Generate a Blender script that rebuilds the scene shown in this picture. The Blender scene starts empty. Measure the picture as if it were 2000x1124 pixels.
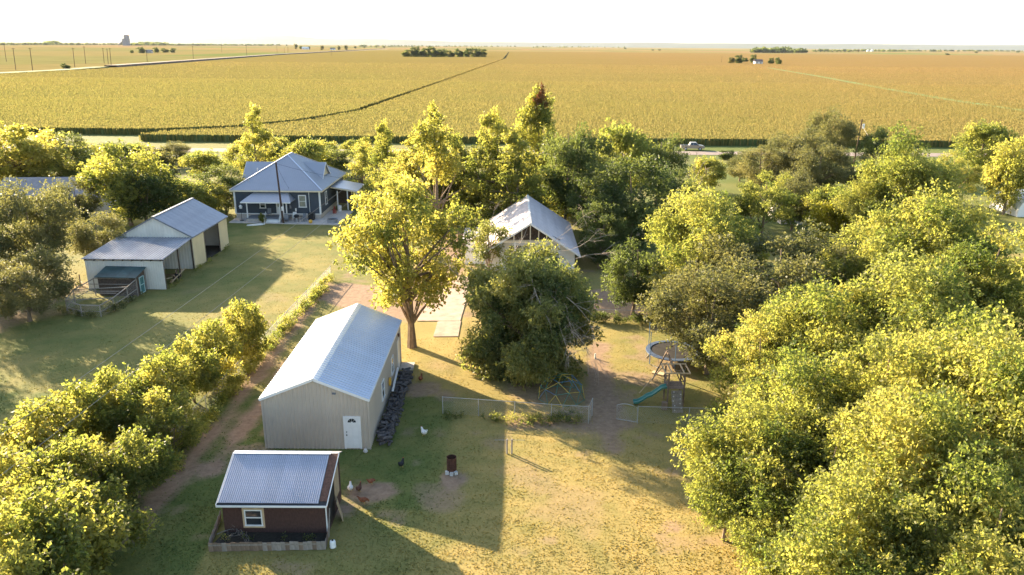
import bpy, math, random
import numpy as np
from mathutils import Vector, Matrix
R = math.radians
C = bpy.context.scene.collection

# ------------------------------------------------------------------ camera, world, sun, exposure
CAM_H, PITCH, ROLL, FPX = 24.0, R(17.5), R(0.45), 1500.0
cam_d = bpy.data.cameras.new('camera'); cam = bpy.data.objects.new('camera', cam_d); C.objects.link(cam)
cam_d.sensor_width = 36.0; cam_d.lens = FPX / 2000 * 36.0
cam_d.clip_start = 0.5; cam_d.clip_end = 90000
cam.matrix_world = Matrix.Translation((0, 0, CAM_H)) @ Matrix.Rotation(math.pi/2 - PITCH, 4, 'X') @ Matrix.Rotation(ROLL, 4, 'Z')
bpy.context.scene.camera = cam

SUN_EL = R(17.7)
SUN_DIR = Vector((-0.755*math.cos(SUN_EL), 0.656*math.cos(SUN_EL), math.sin(SUN_EL))).normalized()   # towards the sun
world = bpy.data.worlds.new('World'); bpy.context.scene.world = world; world.use_nodes = True
wn, wl = world.node_tree.nodes, world.node_tree.links
bg = wn['Background']; sky = wn.new('ShaderNodeTexSky'); sky.sky_type = 'NISHITA'; sky.sun_disc = False
sky.sun_elevation = SUN_EL; sky.sun_rotation = math.atan2(SUN_DIR.x, SUN_DIR.y)
sky.air_density = 1.0; sky.dust_density = 1.3; sky.ozone_density = 1.0
wl.new(sky.outputs['Color'], bg.inputs['Color']); bg.inputs['Strength'].default_value = 0.085
sun_d = bpy.data.lights.new('sun', 'SUN'); sun = bpy.data.objects.new('sun', sun_d); C.objects.link(sun)
sun_d.energy = 5.0; sun_d.angle = R(0.6); sun_d.color = (1.0, 0.82, 0.57)
sun.rotation_euler = SUN_DIR.to_track_quat('Z', 'Y').to_euler(); sun.location = (-60, 60, 60)
sc = bpy.context.scene
sc.view_settings.view_transform = 'Standard'; sc.view_settings.look = 'None'
sc.view_settings.gamma = 1.0; sc.view_settings.use_curve_mapping = False
sc.view_settings.exposure = 2.35
sc.render.engine = 'CYCLES'
cy = sc.cycles
cy.max_bounces = 8; cy.diffuse_bounces = 5; cy.glossy_bounces = 2; cy.transmission_bounces = 4; cy.transparent_max_bounces = 6
cy.volume_bounces = 0; cy.use_denoising = True; cy.sample_clamp_indirect = 8.0

def at(px, py, z=0.0):
    """world point of height z that stands under a point of the photograph (2000 x 1124)"""
    u, v = (px-1000)/FPX, (py-562)/FPX
    c, s = math.cos(ROLL), math.sin(ROLL)
    u, v = c*u + s*v, -s*u + c*v
    d = (u, math.cos(PITCH) - v*math.sin(PITCH), -math.sin(PITCH) - v*math.cos(PITCH))
    t = (z-CAM_H)/d[2]
    return Vector((d[0]*t, d[1]*t, z))

# ------------------------------------------------------------------ materials
def base_mat(name):
    m = bpy.data.materials.new(name); m.use_nodes = True
    return m, m.node_tree.nodes, m.node_tree.links, m.node_tree.nodes['Principled BSDF']

def nd(n, t, **kw):
    o = n.new(t)
    for k, v in kw.items(): setattr(o, k, v)
    return o

def mixc(n, l, fac, a, b, blend='MIX'):
    m = n.new('ShaderNodeMix'); m.data_type = 'RGBA'; m.blend_type = blend
    for sock, val in ((m.inputs[0], fac), (m.inputs[6], a), (m.inputs[7], b)):
        if hasattr(val, 'links'): l.new(val, sock)
        elif isinstance(val, (int, float)): sock.default_value = val
        else: sock.default_value = (*val[:3], 1)
    return m.outputs[2]

def noise(n, l, scale, detail=4, vec=None, rough=0.55):
    t = n.new('ShaderNodeTexNoise'); t.inputs['Scale'].default_value = scale
    t.inputs['Detail'].default_value = detail; t.inputs['Roughness'].default_value = rough
    if vec: l.new(vec, t.inputs['Vector'])
    return t.outputs['Fac']

def ramp(n, l, fac, lo, hi):
    r = n.new('ShaderNodeMapRange'); l.new(fac, r.inputs[0]); r.inputs[1].default_value = lo; r.inputs[2].default_value = hi
    return r.outputs[0]

def pm(name, col, rough=0.7, metal=0.0, var=0.15, vscale=3.0, col2=None, bump=0.0, bscale=30.0, stretch=None, spec=0.3):
    m, n, l, b = base_mat(name)
    tc = n.new('ShaderNodeTexCoord'); vec = tc.outputs['Object']
    if stretch:
        mp = n.new('ShaderNodeMapping'); mp.inputs['Scale'].default_value = stretch; l.new(vec, mp.inputs[0]); vec = mp.outputs[0]
    f = ramp(n, l, noise(n, l, vscale, 6, vec), 0.3, 0.7)
    a = tuple(c*(1-var) for c in col); c2 = col2 or tuple(min(1, c*(1+var)) for c in col)
    oi = n.new('ShaderNodeObjectInfo')
    colr = mixc(n, l, f, a, c2)
    hs = n.new('ShaderNodeHueSaturation'); l.new(colr, hs.inputs['Color'])
    mr = n.new('ShaderNodeMapRange'); l.new(oi.outputs['Random'], mr.inputs[0]); mr.inputs[3].default_value = 1-var*.6; mr.inputs[4].default_value = 1+var*.6
    l.new(mr.outputs[0], hs.inputs['Value'])
    l.new(hs.outputs[0], b.inputs['Base Color'])
    b.inputs['Roughness'].default_value = rough; b.inputs['Metallic'].default_value = metal
    b.inputs['Specular IOR Level'].default_value = spec
    if bump:
        bp = n.new('ShaderNodeBump'); bp.inputs['Strength'].default_value = bump; bp.inputs['Distance'].default_value = 0.03
        l.new(noise(n, l, bscale, 4, vec), bp.inputs['Height']); l.new(bp.outputs[0], b.inputs['Normal'])
    return m

def leaf_mat(name, c1, c2, trans=0.45, tcol=None, rough=0.5):
    m, n, l, b = base_mat(name)
    at_ = nd(n, 'ShaderNodeAttribute', attribute_name='tint')
    col = mixc(n, l, at_.outputs['Fac'], c1, c2)
    oi = n.new('ShaderNodeObjectInfo')
    hs = n.new('ShaderNodeHueSaturation'); l.new(col, hs.inputs['Color'])
    mr = n.new('ShaderNodeMapRange'); l.new(oi.outputs['Random'], mr.inputs[0]); mr.inputs[3].default_value = 0.85; mr.inputs[4].default_value = 1.15
    l.new(mr.outputs[0], hs.inputs['Value'])
    mh = n.new('ShaderNodeMapRange'); l.new(oi.outputs['Random'], mh.inputs[0]); mh.inputs[3].default_value = 0.515; mh.inputs[4].default_value = 0.488
    l.new(mh.outputs[0], hs.inputs['Hue'])
    l.new(hs.outputs[0], b.inputs['Base Color']); b.inputs['Roughness'].default_value = rough; b.inputs['Specular IOR Level'].default_value = 0.25
    tr = n.new('ShaderNodeBsdfTranslucent')
    tc = mixc(n, l, 1.0, hs.outputs[0], tcol or (2.3, 2.2, 1.25), 'MULTIPLY'); l.new(tc, tr.inputs['Color'])
    ms = n.new('ShaderNodeMixShader'); ms.inputs[0].default_value = trans
    l.new(b.outputs[0], ms.inputs[1]); l.new(tr.outputs[0], ms.inputs[2])
    l.new(ms.outputs[0], n['Material Output'].inputs['Surface'])
    return m

M = {}
M['galv'] = pm('galvanised_roofing', (0.60, 0.63, 0.70), 0.40, 0.85, 0.06, 0.6, spec=0.5)
M['galv_coop'] = pm('dull_corrugated_iron', (0.45, 0.47, 0.53), 0.45, 0.8, 0.08, 0.8, spec=0.5)
M['galv_old'] = pm('weathered_galvanised', (0.30, 0.31, 0.345), 0.5, 0.4, 0.13, 0.9, spec=0.4)
M['tan_metal'] = pm('tan_painted_metal', (0.50, 0.43, 0.35), 0.55, 0.0, 0.06, 0.8, spec=0.35)
M['white_metal'] = pm('white_painted_metal', (0.66, 0.64, 0.58), 0.55, 0.0, 0.08, 0.7)
M['cream_metal'] = pm('cream_painted_metal', (0.66, 0.55, 0.34), 0.6, 0.0, 0.08, 0.7)
M['white'] = pm('white_paint', (0.78, 0.77, 0.74), 0.5, 0.0, 0.05, 2)
M['cream_trim'] = pm('cream_trim', (0.72, 0.62, 0.44), 0.6, 0, 0.08, 3)
M['glass'] = pm('window_glass', (0.03, 0.035, 0.04), 0.06, 0.0, 0.2, 1, spec=0.8)
M['curtain_glass'] = pm('curtained_glass', (0.30, 0.29, 0.22), 0.15, 0.0, 0.25, 3, spec=0.7)
M['dark'] = pm('painted_interior_shade', (0.025, 0.022, 0.02), 0.9, 0, 0.3, 2)
M['brown_wall'] = pm('brown_board_siding', (0.085, 0.045, 0.035), 0.85, 0, 0.25, 14, bump=0.5, bscale=40, stretch=(1, 1, 0.4))
M['felt'] = pm('tar_felt', (0.035, 0.034, 0.036), 0.8, 0, 0.25, 4)
M['brown_shingle'] = pm('brown_shingle', (0.13, 0.065, 0.045), 0.9, 0, 0.3, 9, bump=.5)
M['wood'] = pm('weathered_wood', (0.24, 0.17, 0.12), 0.85, 0, 0.3, 4, bump=0.4, bscale=25, stretch=(3, 3, 0.5))
M['greywood'] = pm('grey_weathered_wood', (0.30, 0.26, 0.22), 0.9, 0, 0.28, 5, bump=0.4, stretch=(3, 3, .5))
M['darkwood'] = pm('dark_weathered_wood', (0.10, 0.075, 0.06), 0.9, 0, 0.35, 5, bump=0.4)
M['ply'] = pm('plywood', (0.40, 0.30, 0.19), 0.8, 0, 0.2, 3, bump=.2)
M['newwood'] = pm('new_lumber', (0.55, 0.40, 0.24), 0.75, 0, 0.15, 4)
M['log'] = pm('firewood_bark', (0.10, 0.088, 0.085), 0.95, 0, 0.5, 8, bump=.8, bscale=20)
M['rust'] = pm('rusty_steel', (0.10, 0.045, 0.03), 0.85, 0.2, 0.45, 6, bump=.4)
M['block'] = pm('concrete_block', (0.55, 0.53, 0.50), 0.9, 0, 0.12, 8, bump=.3)
M['concrete'] = pm('driveway_concrete', (0.38, 0.27, 0.20), 0.9, 0, 0.18, 1.2, col2=(0.47, 0.35, 0.26), bump=.2)
M['patio'] = pm('patio_concrete', (0.52, 0.46, 0.41), 0.9, 0, 0.15, 1.5, bump=.2)
M['road'] = pm('chipseal_road', (0.27, 0.215, 0.19), 0.95, 0, 0.12, 0.3)
M['wire'] = pm('galvanised_wire', (0.42, 0.41, 0.39), 0.5, 0.3, 0.1, 4)
M['cable'] = pm('overhead_cable', (0.30, 0.27, 0.22), 0.6, 0, 0.1, 2)
M['blue_siding'] = pm('slate_blue_siding', (0.058, 0.070, 0.088), 0.65, 0, 0.10, 1.2)
M['skirt'] = pm('pale_skirting', (0.50, 0.45, 0.39), 0.85, 0, 0.12, 4)
M['pole'] = pm('creosote_pole', (0.09, 0.055, 0.04), 0.9, 0, 0.3, 4, stretch=(4, 4, .4))
M['grey_roof'] = pm('pale_composition_roof', (0.56, 0.49, 0.47), 0.9, 0, 0.10, 2.0, bump=.5, bscale=16)
M['slate_roof'] = pm('grey_shingle_roof', (0.30, 0.27, 0.27), 0.9, 0, 0.14, 2.0)
M['green_roof'] = pm('green_painted_roof', (0.05, 0.09, 0.085), 0.6, 0, 0.25, 1.5)
M['teal'] = pm('teal_paint', (0.06, 0.16, 0.16), 0.6, 0, 0.15, 3)
M['pale_teal'] = pm('pale_teal_paint', (0.42, 0.58, 0.56), 0.6, 0, 0.1, 3)
M['slide'] = pm('green_plastic', (0.06, 0.22, 0.18), 0.35, 0, 0.12, 2, spec=.5)
M['yellow'] = pm('yellow_paint', (0.62, 0.42, 0.07), 0.5, 0, 0.15, 4)
M['green_bar'] = pm('green_paint', (0.05, 0.22, 0.17), 0.5, 0, 0.15, 4)
M['blue_bar'] = pm('blue_paint', (0.10, 0.20, 0.33), 0.5, 0, 0.15, 4)
M['pad'] = pm('blue_grey_vinyl', (0.08, 0.11, 0.18), 0.45, 0, 0.2, 3)
M['mat'] = pm('black_mesh_mat', (0.03, 0.026, 0.024), 0.8, 0, 0.3, 3)
M['plastic'] = pm('white_plastic', (0.80, 0.79, 0.74), 0.4, 0, 0.05, 4)
M['black'] = pm('black_plastic', (0.02, 0.02, 0.022), 0.45, 0, 0.2, 4)
M['grey_paint'] = pm('grey_paint', (0.20, 0.21, 0.23), 0.6, 0, 0.2, 4)
M['orange'] = pm('yellow_plastic', (0.75, 0.42, 0.06), 0.5, 0, 0.1, 4)
M['red'] = pm('dull_red_paint', (0.25, 0.05, 0.035), 0.6, 0, 0.25, 4)
M['soil'] = pm('bed_soil', (0.045, 0.04, 0.03), 0.95, 0, 0.4, 6, bump=.8)
M['bark'] = pm('tree_bark', (0.20, 0.145, 0.10), 0.95, 0, 0.35, 3, bump=.9, bscale=9, stretch=(3, 3, .7))
M['pale_bark'] = pm('pale_dead_wood', (0.42, 0.34, 0.27), 0.95, 0, 0.25, 3)
M['white_feather'] = pm('white_feather', (0.78, 0.74, 0.68), 0.8, 0, 0.08, 12)
M['black_feather'] = pm('black_feather', (0.018, 0.017, 0.02), 0.6, 0, 0.3, 12)
M['red_feather'] = pm('red_feather', (0.22, 0.075, 0.035), 0.8, 0, 0.35, 10)
M['dark_feather'] = pm('dark_brown_feather', (0.09, 0.04, 0.025), 0.8, 0, 0.35, 10)
M['comb'] = pm('red_comb', (0.45, 0.03, 0.02), 0.6, 0, 0.1, 6)
M['beak'] = pm('horn_yellow', (0.55, 0.38, 0.12), 0.6, 0, 0.1, 6)
M['truck'] = pm('champagne_car_paint', (0.38, 0.32, 0.26), 0.3, 0.4, 0.04, 1, spec=.6)
M['tyre'] = pm('rubber', (0.02, 0.02, 0.02), 0.9, 0, 0.2, 4)
M['tarp'] = pm('white_tarp', (0.80, 0.77, 0.74), 0.6, 0, 0.04, 1)
M['farwall'] = pm('far_white_wall', (0.75, 0.74, 0.72), 0.7, 0, 0.05, .3)
M['farroof'] = pm('far_dark_roof', (0.16, 0.12, 0.11), 0.8, 0, 0.1, .3)
M['elevator'] = pm('concrete_elevator', (0.22, 0.22, 0.24), 0.9, 0, 0.08, .05)
M['hill'] = pm('wooded_hill', (0.07, 0.09, 0.07), 1.0, 0, 0.2, 0.002)
M['embank'] = pm('embankment_ballast', (0.14, 0.105, 0.085), 1.0, 0, 0.2, 0.08)

M['leaf_pecan'] = leaf_mat('leaf_yellow_green', (0.09, 0.12, 0.034), (0.275, 0.262, 0.09), 0.62)
M['leaf_lit'] = leaf_mat('leaf_sycamore', (0.10, 0.122, 0.035), (0.31, 0.285, 0.092), 0.62)
M['leaf_oak'] = leaf_mat('leaf_grey_olive', (0.085, 0.097, 0.042), (0.205, 0.195, 0.092), 0.5, (1.7, 1.62, 1.0))
M['leaf_dark'] = leaf_mat('leaf_dark_green', (0.040, 0.062, 0.026), (0.12, 0.14, 0.05), 0.5)
M['leaf_willow'] = leaf_mat('leaf_willow', (0.06, 0.09, 0.037), (0.225, 0.225, 0.085), 0.52)
M['leaf_gold'] = leaf_mat('leaf_gold', (0.17, 0.17, 0.02), (0.30, 0.25, 0.03), 0.48)
M['leaf_red'] = leaf_mat('leaf_red', (0.16, 0.09, 0.035), (0.24, 0.10, 0.05), 0.4, (1.4, 1.0, 0.7))

# ------------------------------------------------------------------ mesh helpers
def np_mesh(name, V, F, mat=None, attrs=None, smooth=False):
    """V (n,3), F (m,k) index array (k = 3 or 4)"""
    V = np.asarray(V, np.float32); F = np.asarray(F, np.int32); m, k = F.shape
    me = bpy.data.meshes.new(name)
    me.vertices.add(len(V)); me.vertices.foreach_set('co', V.ravel())
    me.loops.add(m*k); me.loops.foreach_set('vertex_index', F.ravel())
    me.polygons.add(m); me.polygons.foreach_set('loop_start', np.arange(0, m*k, k, dtype=np.int32))
    for an, (dom, arr) in (attrs or {}).items():
        a = me.attributes.new(an, 'FLOAT', dom); a.data.foreach_set('value', np.asarray(arr, np.float32).ravel())
    if smooth: me.polygons.foreach_set('use_smooth', np.ones(m, bool))
    me.update(calc_edges=True)
    if mat: me.materials.append(mat)
    return me

class MB:
    def __init__(s): s.v = []; s.f = []
    def add(s, vs, fs):
        o = len(s.v); s.v += [tuple(p) for p in vs]; s.f += [tuple(i+o for i in f) for f in fs]; return s
    def box(s, c, d, rz=0.0, rx=0.0, ry=0.0):
        """box centred at c with full sizes d"""
        m = Matrix.Rotation(rz, 3, 'Z') @ Matrix.Rotation(ry, 3, 'Y') @ Matrix.Rotation(rx, 3, 'X')
        vs = [Vector(c) + m @ Vector((x*d[0]/2, y*d[1]/2, z*d[2]/2)) for x in (-1, 1) for y in (-1, 1) for z in (-1, 1)]
        return s.add(vs, [(0, 1, 3, 2), (4, 6, 7, 5), (0, 4, 5, 1), (2, 3, 7, 6), (0, 2, 6, 4), (1, 5, 7, 3)])
    def span(s, x0, x1, y0, y1, z0, z1): return s.box(((x0+x1)/2, (y0+y1)/2, (z0+z1)/2), (x1-x0, y1-y0, z1-z0))
    def path(s, pts, rads, n=6, cap=True):
        pts = [Vector(p) for p in pts]
        if not hasattr(rads, '__len__'): rads = [rads]*len(pts)
        rings = []
        for i, p in enumerate(pts):
            t = (pts[min(i+1, len(pts)-1)] - pts[max(i-1, 0)]).normalized()
            a = t.cross(Vector((0.13, 0.21, 1)) if abs(t.z) < .95 else Vector((1, 0.1, 0))).normalized(); b = t.cross(a)
            rings.append([p + rads[i]*(math.cos(2*math.pi*k/n)*a + math.sin(2*math.pi*k/n)*b) for k in range(n)])
        o = [q for r in rings for q in r]
        fs = [(i*n+k, i*n+(k+1) % n, (i+1)*n+(k+1) % n, (i+1)*n+k) for i in range(len(pts)-1) for k in range(n)]
        if cap: fs += [tuple(range(n))[::-1], tuple((len(pts)-1)*n+k for k in range(n))]
        return s.add(o, fs)
    def bar(s, a, b, r, n=6): return s.path([a, b], r, n)
    def beam(s, a, b, w, h):
        """rectangular beam from a to b"""
        a, b = Vector(a), Vector(b); t = (b-a).normalized()
        up = Vector((0, 0, 1)) if abs(t.z) < .95 else Vector((0, 1, 0))
        x = t.cross(up).normalized()*w/2; y = x.cross(t).normalized()*h/2
        vs = [p + sx*x + sy*y for p in (a, b) for sx, sy in ((-1, -1), (1, -1), (1, 1), (-1, 1))]
        return s.add(vs, [(3, 2, 1, 0), (4, 5, 6, 7)] + [(k, (k+1) % 4, 4+(k+1) % 4, 4+k) for k in range(4)])
    def prism(s, poly, vec):
        """polygon (3-D points) extruded along vec"""
        poly = [Vector(p) for p in poly]; vec = Vector(vec); n = len(poly)
        return s.add(poly + [p+vec for p in poly], [tuple(range(n))[::-1], tuple(range(n, 2*n))] + [(k, (k+1) % n, n+(k+1) % n, n+k) for k in range(n)])
    def lathe(s, prof, c=(0, 0, 0), n=16):
        o = [(c[0]+r*math.cos(2*math.pi*k/n), c[1]+r*math.sin(2*math.pi*k/n), c[2]+z) for r, z in prof for k in range(n)]
        fs = [(i*n+k, i*n+(k+1) % n, (i+1)*n+(k+1) % n, (i+1)*n+k) for i in range(len(prof)-1) for k in range(n)]
        return s.add(o, fs)
    def ball(s, c, r, n=8, m=6):
        rr = (r, r, r) if not hasattr(r, '__len__') else r
        vs = [(c[0]+rr[0]*math.sin(math.pi*i/m)*math.cos(2*math.pi*k/n), c[1]+rr[1]*math.sin(math.pi*i/m)*math.sin(2*math.pi*k/n), c[2]+rr[2]*math.cos(math.pi*i/m)) for i in range(m+1) for k in range(n)]
        return s.add(vs, [(i*n+k, (i+1)*n+k, (i+1)*n+(k+1) % n, i*n+(k+1) % n) for i in range(m) for k in range(n)])
    def mesh(s, name, mat, smooth=False):
        me = bpy.data.meshes.new(name); me.from_pydata(s.v, [], s.f); me.update()
        if smooth: me.polygons.foreach_set('use_smooth', np.ones(len(me.polygons), bool))
        me.materials.append(M[mat] if isinstance(mat, str) else mat); return me
    def part(s, name, mat, parent=None, loc=(0, 0, 0), rz=0.0, smooth=False):
        return link(name, s.mesh(name, mat, smooth), parent, loc, rz)

def link(name, data, parent=None, loc=(0, 0, 0), rz=0.0):
    o = bpy.data.objects.new(name, data); C.objects.link(o); o.location = loc; o.rotation_euler = (0, 0, rz)
    if parent: o.parent = parent
    return o
def tag(o, label, cat, group=None, kind=None):
    o['label'] = label; o['category'] = cat
    if group: o['group'] = group
    if kind: o['kind'] = kind
    return o
def thing(name, label, cat, loc=(0, 0, 0), rz=0.0, group=None):
    o = link(name, None, None, loc, rz); o.empty_display_size = 0.3
    return tag(o, label, cat, group)
def structure(o, label=None, kind='structure'):
    o['kind'] = kind
    if label: o['label'] = label
    return o

def rib_sheet(O, U, V, N, width, pitch, v0, v1, h=0.03, rw=0.07, th=0.0):
    """ribbed metal sheet: ribs run along V, spaced by pitch along U; v0/v1 functions of u"""
    O, U, V, N = Vector(O), Vector(U), Vector(V), Vector(N); prof = []
    nr = max(1, round(width/pitch))
    for k in range(nr):
        u = (k+0.5)*width/nr
        prof += [(u-rw, 0), (u-rw*.45, h), (u+rw*.45, h), (u+rw, 0)]
    prof = [(0, 0)] + prof + [(width, 0)]
    f0 = v0 if callable(v0) else (lambda u: v0); f1 = v1 if callable(v1) else (lambda u: v1)
    mb = MB(); vs = []
    for u, hh in prof: vs += [O+u*U+f0(u)*V+hh*N, O+u*U+f1(u)*V+hh*N]
    for u, hh in prof: vs += [O+u*U+f0(u)*V-.012*N, O+u*U+f1(u)*V-.012*N]
    n = len(prof); o2 = 2*n
    fs = [(2*i, 2*i+2, 2*i+3, 2*i+1) for i in range(n-1)] + [(o2+2*i, o2+2*i+1, o2+2*i+3, o2+2*i+2) for i in range(n-1)]
    fs += [(2*i, o2+2*i, o2+2*i+2, 2*i+2) for i in range(n-1)] + [(2*i+1, 2*i+3, o2+2*i+3, o2+2*i+1) for i in range(n-1)]
    fs += [(0, 1, o2+1, o2), (2*n-2, o2+2*n-2, o2+2*n-1, 2*n-1)]
    return mb.add(vs, fs)

def window(parent, loc, rz, w, h, frame='white', glass='glass', fw=0.10, rows=2, cols=1, d=0.10):
    """window facing local -y; loc is the centre on the wall plane"""
    f = MB()
    f.span(-w/2-fw, w/2+fw, -d/2, d/2, h/2, h/2+fw).span(-w/2-fw*1.3, w/2+fw*1.3, -d/2-.02, d/2, -h/2-fw, -h/2)
    f.span(-w/2-fw, -w/2, -d/2, d/2, -h/2, h/2).span(w/2, w/2+fw, -d/2, d/2, -h/2, h/2)
    fr = f.part('window', frame, parent, loc, rz)
    b = MB()
    for i in range(1, rows): z = -h/2+h*i/rows; b.span(-w/2, w/2, -d/2+.03, d/2, z-.035, z+.035)
    for i in range(1, cols): x = -w/2+w*i/cols; b.span(x-.03, x+.03, -d/2+.035, d/2, -h/2, h/2)
    if b.v: b.part('sash_bar', frame, fr)
    for i in range(rows):
        MB().span(-w/2, w/2, -.01, .02, -h/2+h*i/rows+.0, -h/2+h*(i+1)/rows).part('pane', glass, fr)
    return fr

def chain_mesh(L, h, s=0.085, r=0.0032):
    """diamond wire mesh in the plane y = 0, x 0..L, z 0..h, as thin three-sided wires"""
    V = []; F = []; k = -h
    step = s*math.sqrt(2)
    def wire(a, b, yo):
        o = len(V); d = (b[0]-a[0], b[1]-a[1]); q = math.hypot(*d)
        if q < .03: return
        nx, nz = -d[1]/q*r, d[0]/q*r
        for (x, z) in (a, b): V.extend([(x+nx, yo, z+nz), (x-nx, yo, z-nz), (x, yo+r*1.4, z)])
        F.extend([(o, o+1, o+4, o+3), (o+1, o+2, o+5, o+4), (o+2, o, o+3, o+5)])
    while k < L:
        x0, z0 = (k, 0) if k >= 0 else (0, -k); x1, z1 = (k+h, h) if k+h <= L else (L, L-k)
        wire((x0, z0), (x1, z1), 0); wire((x0, h-z0), (x1, h-z1), .006)
        k += step
    m = MB(); m.add(V, F); return m

# value noise in numpy (for surface colour maps and scatter)
def vnoise(x, y, seed=0, octaves=3):
    x = np.asarray(x, float); y = np.asarray(y, float); out = np.zeros_like(x); amp = 1; tot = 0
    for o in range(octaves):
        g = np.random.RandomState(seed+o).rand(256, 256)
        xi = np.floor(x).astype(int); yi = np.floor(y).astype(int); fx = x-xi; fy = y-yi
        fx = fx*fx*(3-2*fx); fy = fy*fy*(3-2*fy)
        q = lambda a, b: g[a % 256, b % 256]
        out += amp*((q(xi, yi)*(1-fx)+q(xi+1, yi)*fx)*(1-fy)+(q(xi, yi+1)*(1-fx)+q(xi+1, yi+1)*fx)*fy)
        tot += amp; amp *= .5; x = x*2.03+7.1; y = y*2.03+3.3
    return out/tot

# ------------------------------------------------------------------ ground, lawn, roads, fields
def seg_d(x, y, pts):
    d = np.full(np.shape(x), 1e9)
    for (x0, y0), (x1, y1) in zip(pts[:-1], pts[1:]):
        dx, dy = x1-x0, y1-y0; t = np.clip(((x-x0)*dx+(y-y0)*dy)/(dx*dx+dy*dy), 0, 1)
        d = np.minimum(d, np.hypot(x-x0-t*dx, y-y0-t*dy))
    return d
def sstep(a, b, x): t = np.clip((x-a)/(b-a), 0, 1); return t*t*(3-2*t)
def dirt_map(x, y):
    n1 = vnoise(x*.45, y*.45, 3); n2 = vnoise(x*1.3, y*1.3, 9)
    w = np.zeros(np.shape(x)); wob = (n1-.5)*3.0+(n2-.5)*1.4
    w = np.maximum(w, .95*sstep(1.4, -.3, seg_d(x, y, [(-17.6, 40), (-17.3, 52), (-16.6, 62), (-14, 70)])+wob*.55))     # track by the shed
    w = np.maximum(w, .85*sstep(1.2, -.2, seg_d(x, y, [(-19.3, 33), (-19.3, 60), (-19.2, 77)])+wob*.5))                 # leaf litter under the fence
    w = np.maximum(w, 1.0*sstep(4.2, 2.4, seg_d(x, y, [(-17, 74), (-12, 69), (-7.5, 69)])+wob))                        # drive
    w = np.maximum(w, 1.0*sstep(3.0, 1.6, seg_d(x, y, [(-10, 70), (-8.5, 78), (-7, 100)])+wob))
    w = np.maximum(w, .80*sstep(1.7, .2, seg_d(x, y, [(6.3, 43.5), (6.4, 48), (6.6, 55), (7.5, 60)])+wob*.7))          # trodden path through the gates
    w = np.maximum(w, .75*sstep(1.6, 0, seg_d(x, y, [(0.5, 46.2), (4.8, 45.6), (8, 46)])+wob*.7))
    w = np.maximum(w, .9*sstep(5.2, 3.2, np.hypot((x-9.5)*.8, y-71)+wob))                                              # bare soil behind the back fence
    for cx, cy_, r, a in ((-8.3, 37.4, 1.6, 1), (-9.0, 36.0, 1.2, .9), (-3.5, 39.3, 1.0, .9), (-3.9, 36.9, 1.2, .55), (-4.6, 38.2, 1.0, .4), (-6.4, 51.3, 1.5, .75), (-4.8, 50.3, 1.3, .6),
                          (9.6, 53.4, 1.6, .6), (8.3, 50.8, 1.3, .6), (1.2, 39.5, 2.0, .38), (3.6, 36.0, 2.2, .35), (8.6, 34.5, .9, .7), (9.5, 40.1, .6, .6), (12.6, 29.0, 2.6, .7), (11, 27, 2, .6),
                          (-5.5, 55.5, 2.0, .35), (2.6, 51.5, 3.2, .6), (-1.0, 43.4, 1.4, .4), (-42, 68, 2.5, .4), (-32, 74, 1.5, .25), (-24.5, 64, 2.2, .45), (-24, 72, 2, .3), (12.5, 56, 2.4, .6)):
        w = np.maximum(w, a*sstep(r*1.25, r*.35, np.hypot(x-cx, y-cy_)+wob*.55*r))
    w = np.maximum(w, .55*sstep(2.6, .4, seg_d(x, y, [(-46, 62), (-45, 76)])+wob))
    w = np.maximum(w, .5*sstep(.62, .8, n1)*(x > -19))
    return np.clip(w*(.72+.5*n2), 0, 1)
def dry_light_map(x, y):
    n1 = vnoise(x*.13+5, y*.13, 21); n2 = vnoise(x*.9, y*.9, 31)
    b = np.where(x > -14, .78, .36); b = np.where((x > -15) & (y < 41), .78, b); b = b-.42*sstep(-1.5, -6, x)*(y < 50)*(x > -21); b = np.where(y > 92, .30, b); b = np.where(y > 176, .22, b)  # drier right yard; coop shade lowered and sunlit lawn raised as painted light
    b = b - .22*sstep(7, 12, x)*(y > 38) - .18*((x < -4) & (y > 36) & (y < 50))  # the last term greens the coop side further to stand for its shade
    arc = .10*np.sin(np.hypot(x+2, y-30)*4.2 + n2*5)*((x > -3) & (y < 46))          # mowing arcs
    return np.clip(b + (n1-.5)*.55 + (n2-.5)*.5 + arc, 0, 1)

m, n, l, b = base_mat('lawn_grass')
tc = n.new('ShaderNodeTexCoord'); V_ = tc.outputs['Object']
dry = nd(n, 'ShaderNodeAttribute', attribute_name='dry').outputs['Fac']; dirt = nd(n, 'ShaderNodeAttribute', attribute_name='dirt').outputs['Fac']  # dry also carries the yard light and shade painted into its map
n1 = noise(n, l, 2.2, 6, V_, .7); n2 = noise(n, l, 9.0, 5, V_, .7)
gr = mixc(n, l, ramp(n, l, n1, .3, .7), (0.082, 0.118, 0.032), (0.14, 0.158, 0.044))
dr = mixc(n, l, ramp(n, l, n2, .3, .7), (0.30, 0.228, 0.078), (0.41, 0.30, 0.115))
ad = n.new('ShaderNodeMath'); ad.operation = 'MULTIPLY_ADD'; l.new(n2, ad.inputs[0]); ad.inputs[1].default_value = .38; ad.inputs[2].default_value = -.19
ad2 = n.new('ShaderNodeMath'); ad2.operation = 'ADD'; ad2.use_clamp = True; l.new(ad.outputs[0], ad2.inputs[0]); l.new(dry, ad2.inputs[1])
c1 = mixc(n, l, ad2.outputs[0], gr, dr)
so = mixc(n, l, ramp(n, l, n1, .3, .7), (0.22, 0.145, 0.095), (0.36, 0.25, 0.165))
dm = n.new('ShaderNodeMath'); dm.operation = 'MULTIPLY_ADD'; dm.use_clamp = True; l.new(n2, dm.inputs[0]); dm.inputs[1].default_value = 1.0
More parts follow.
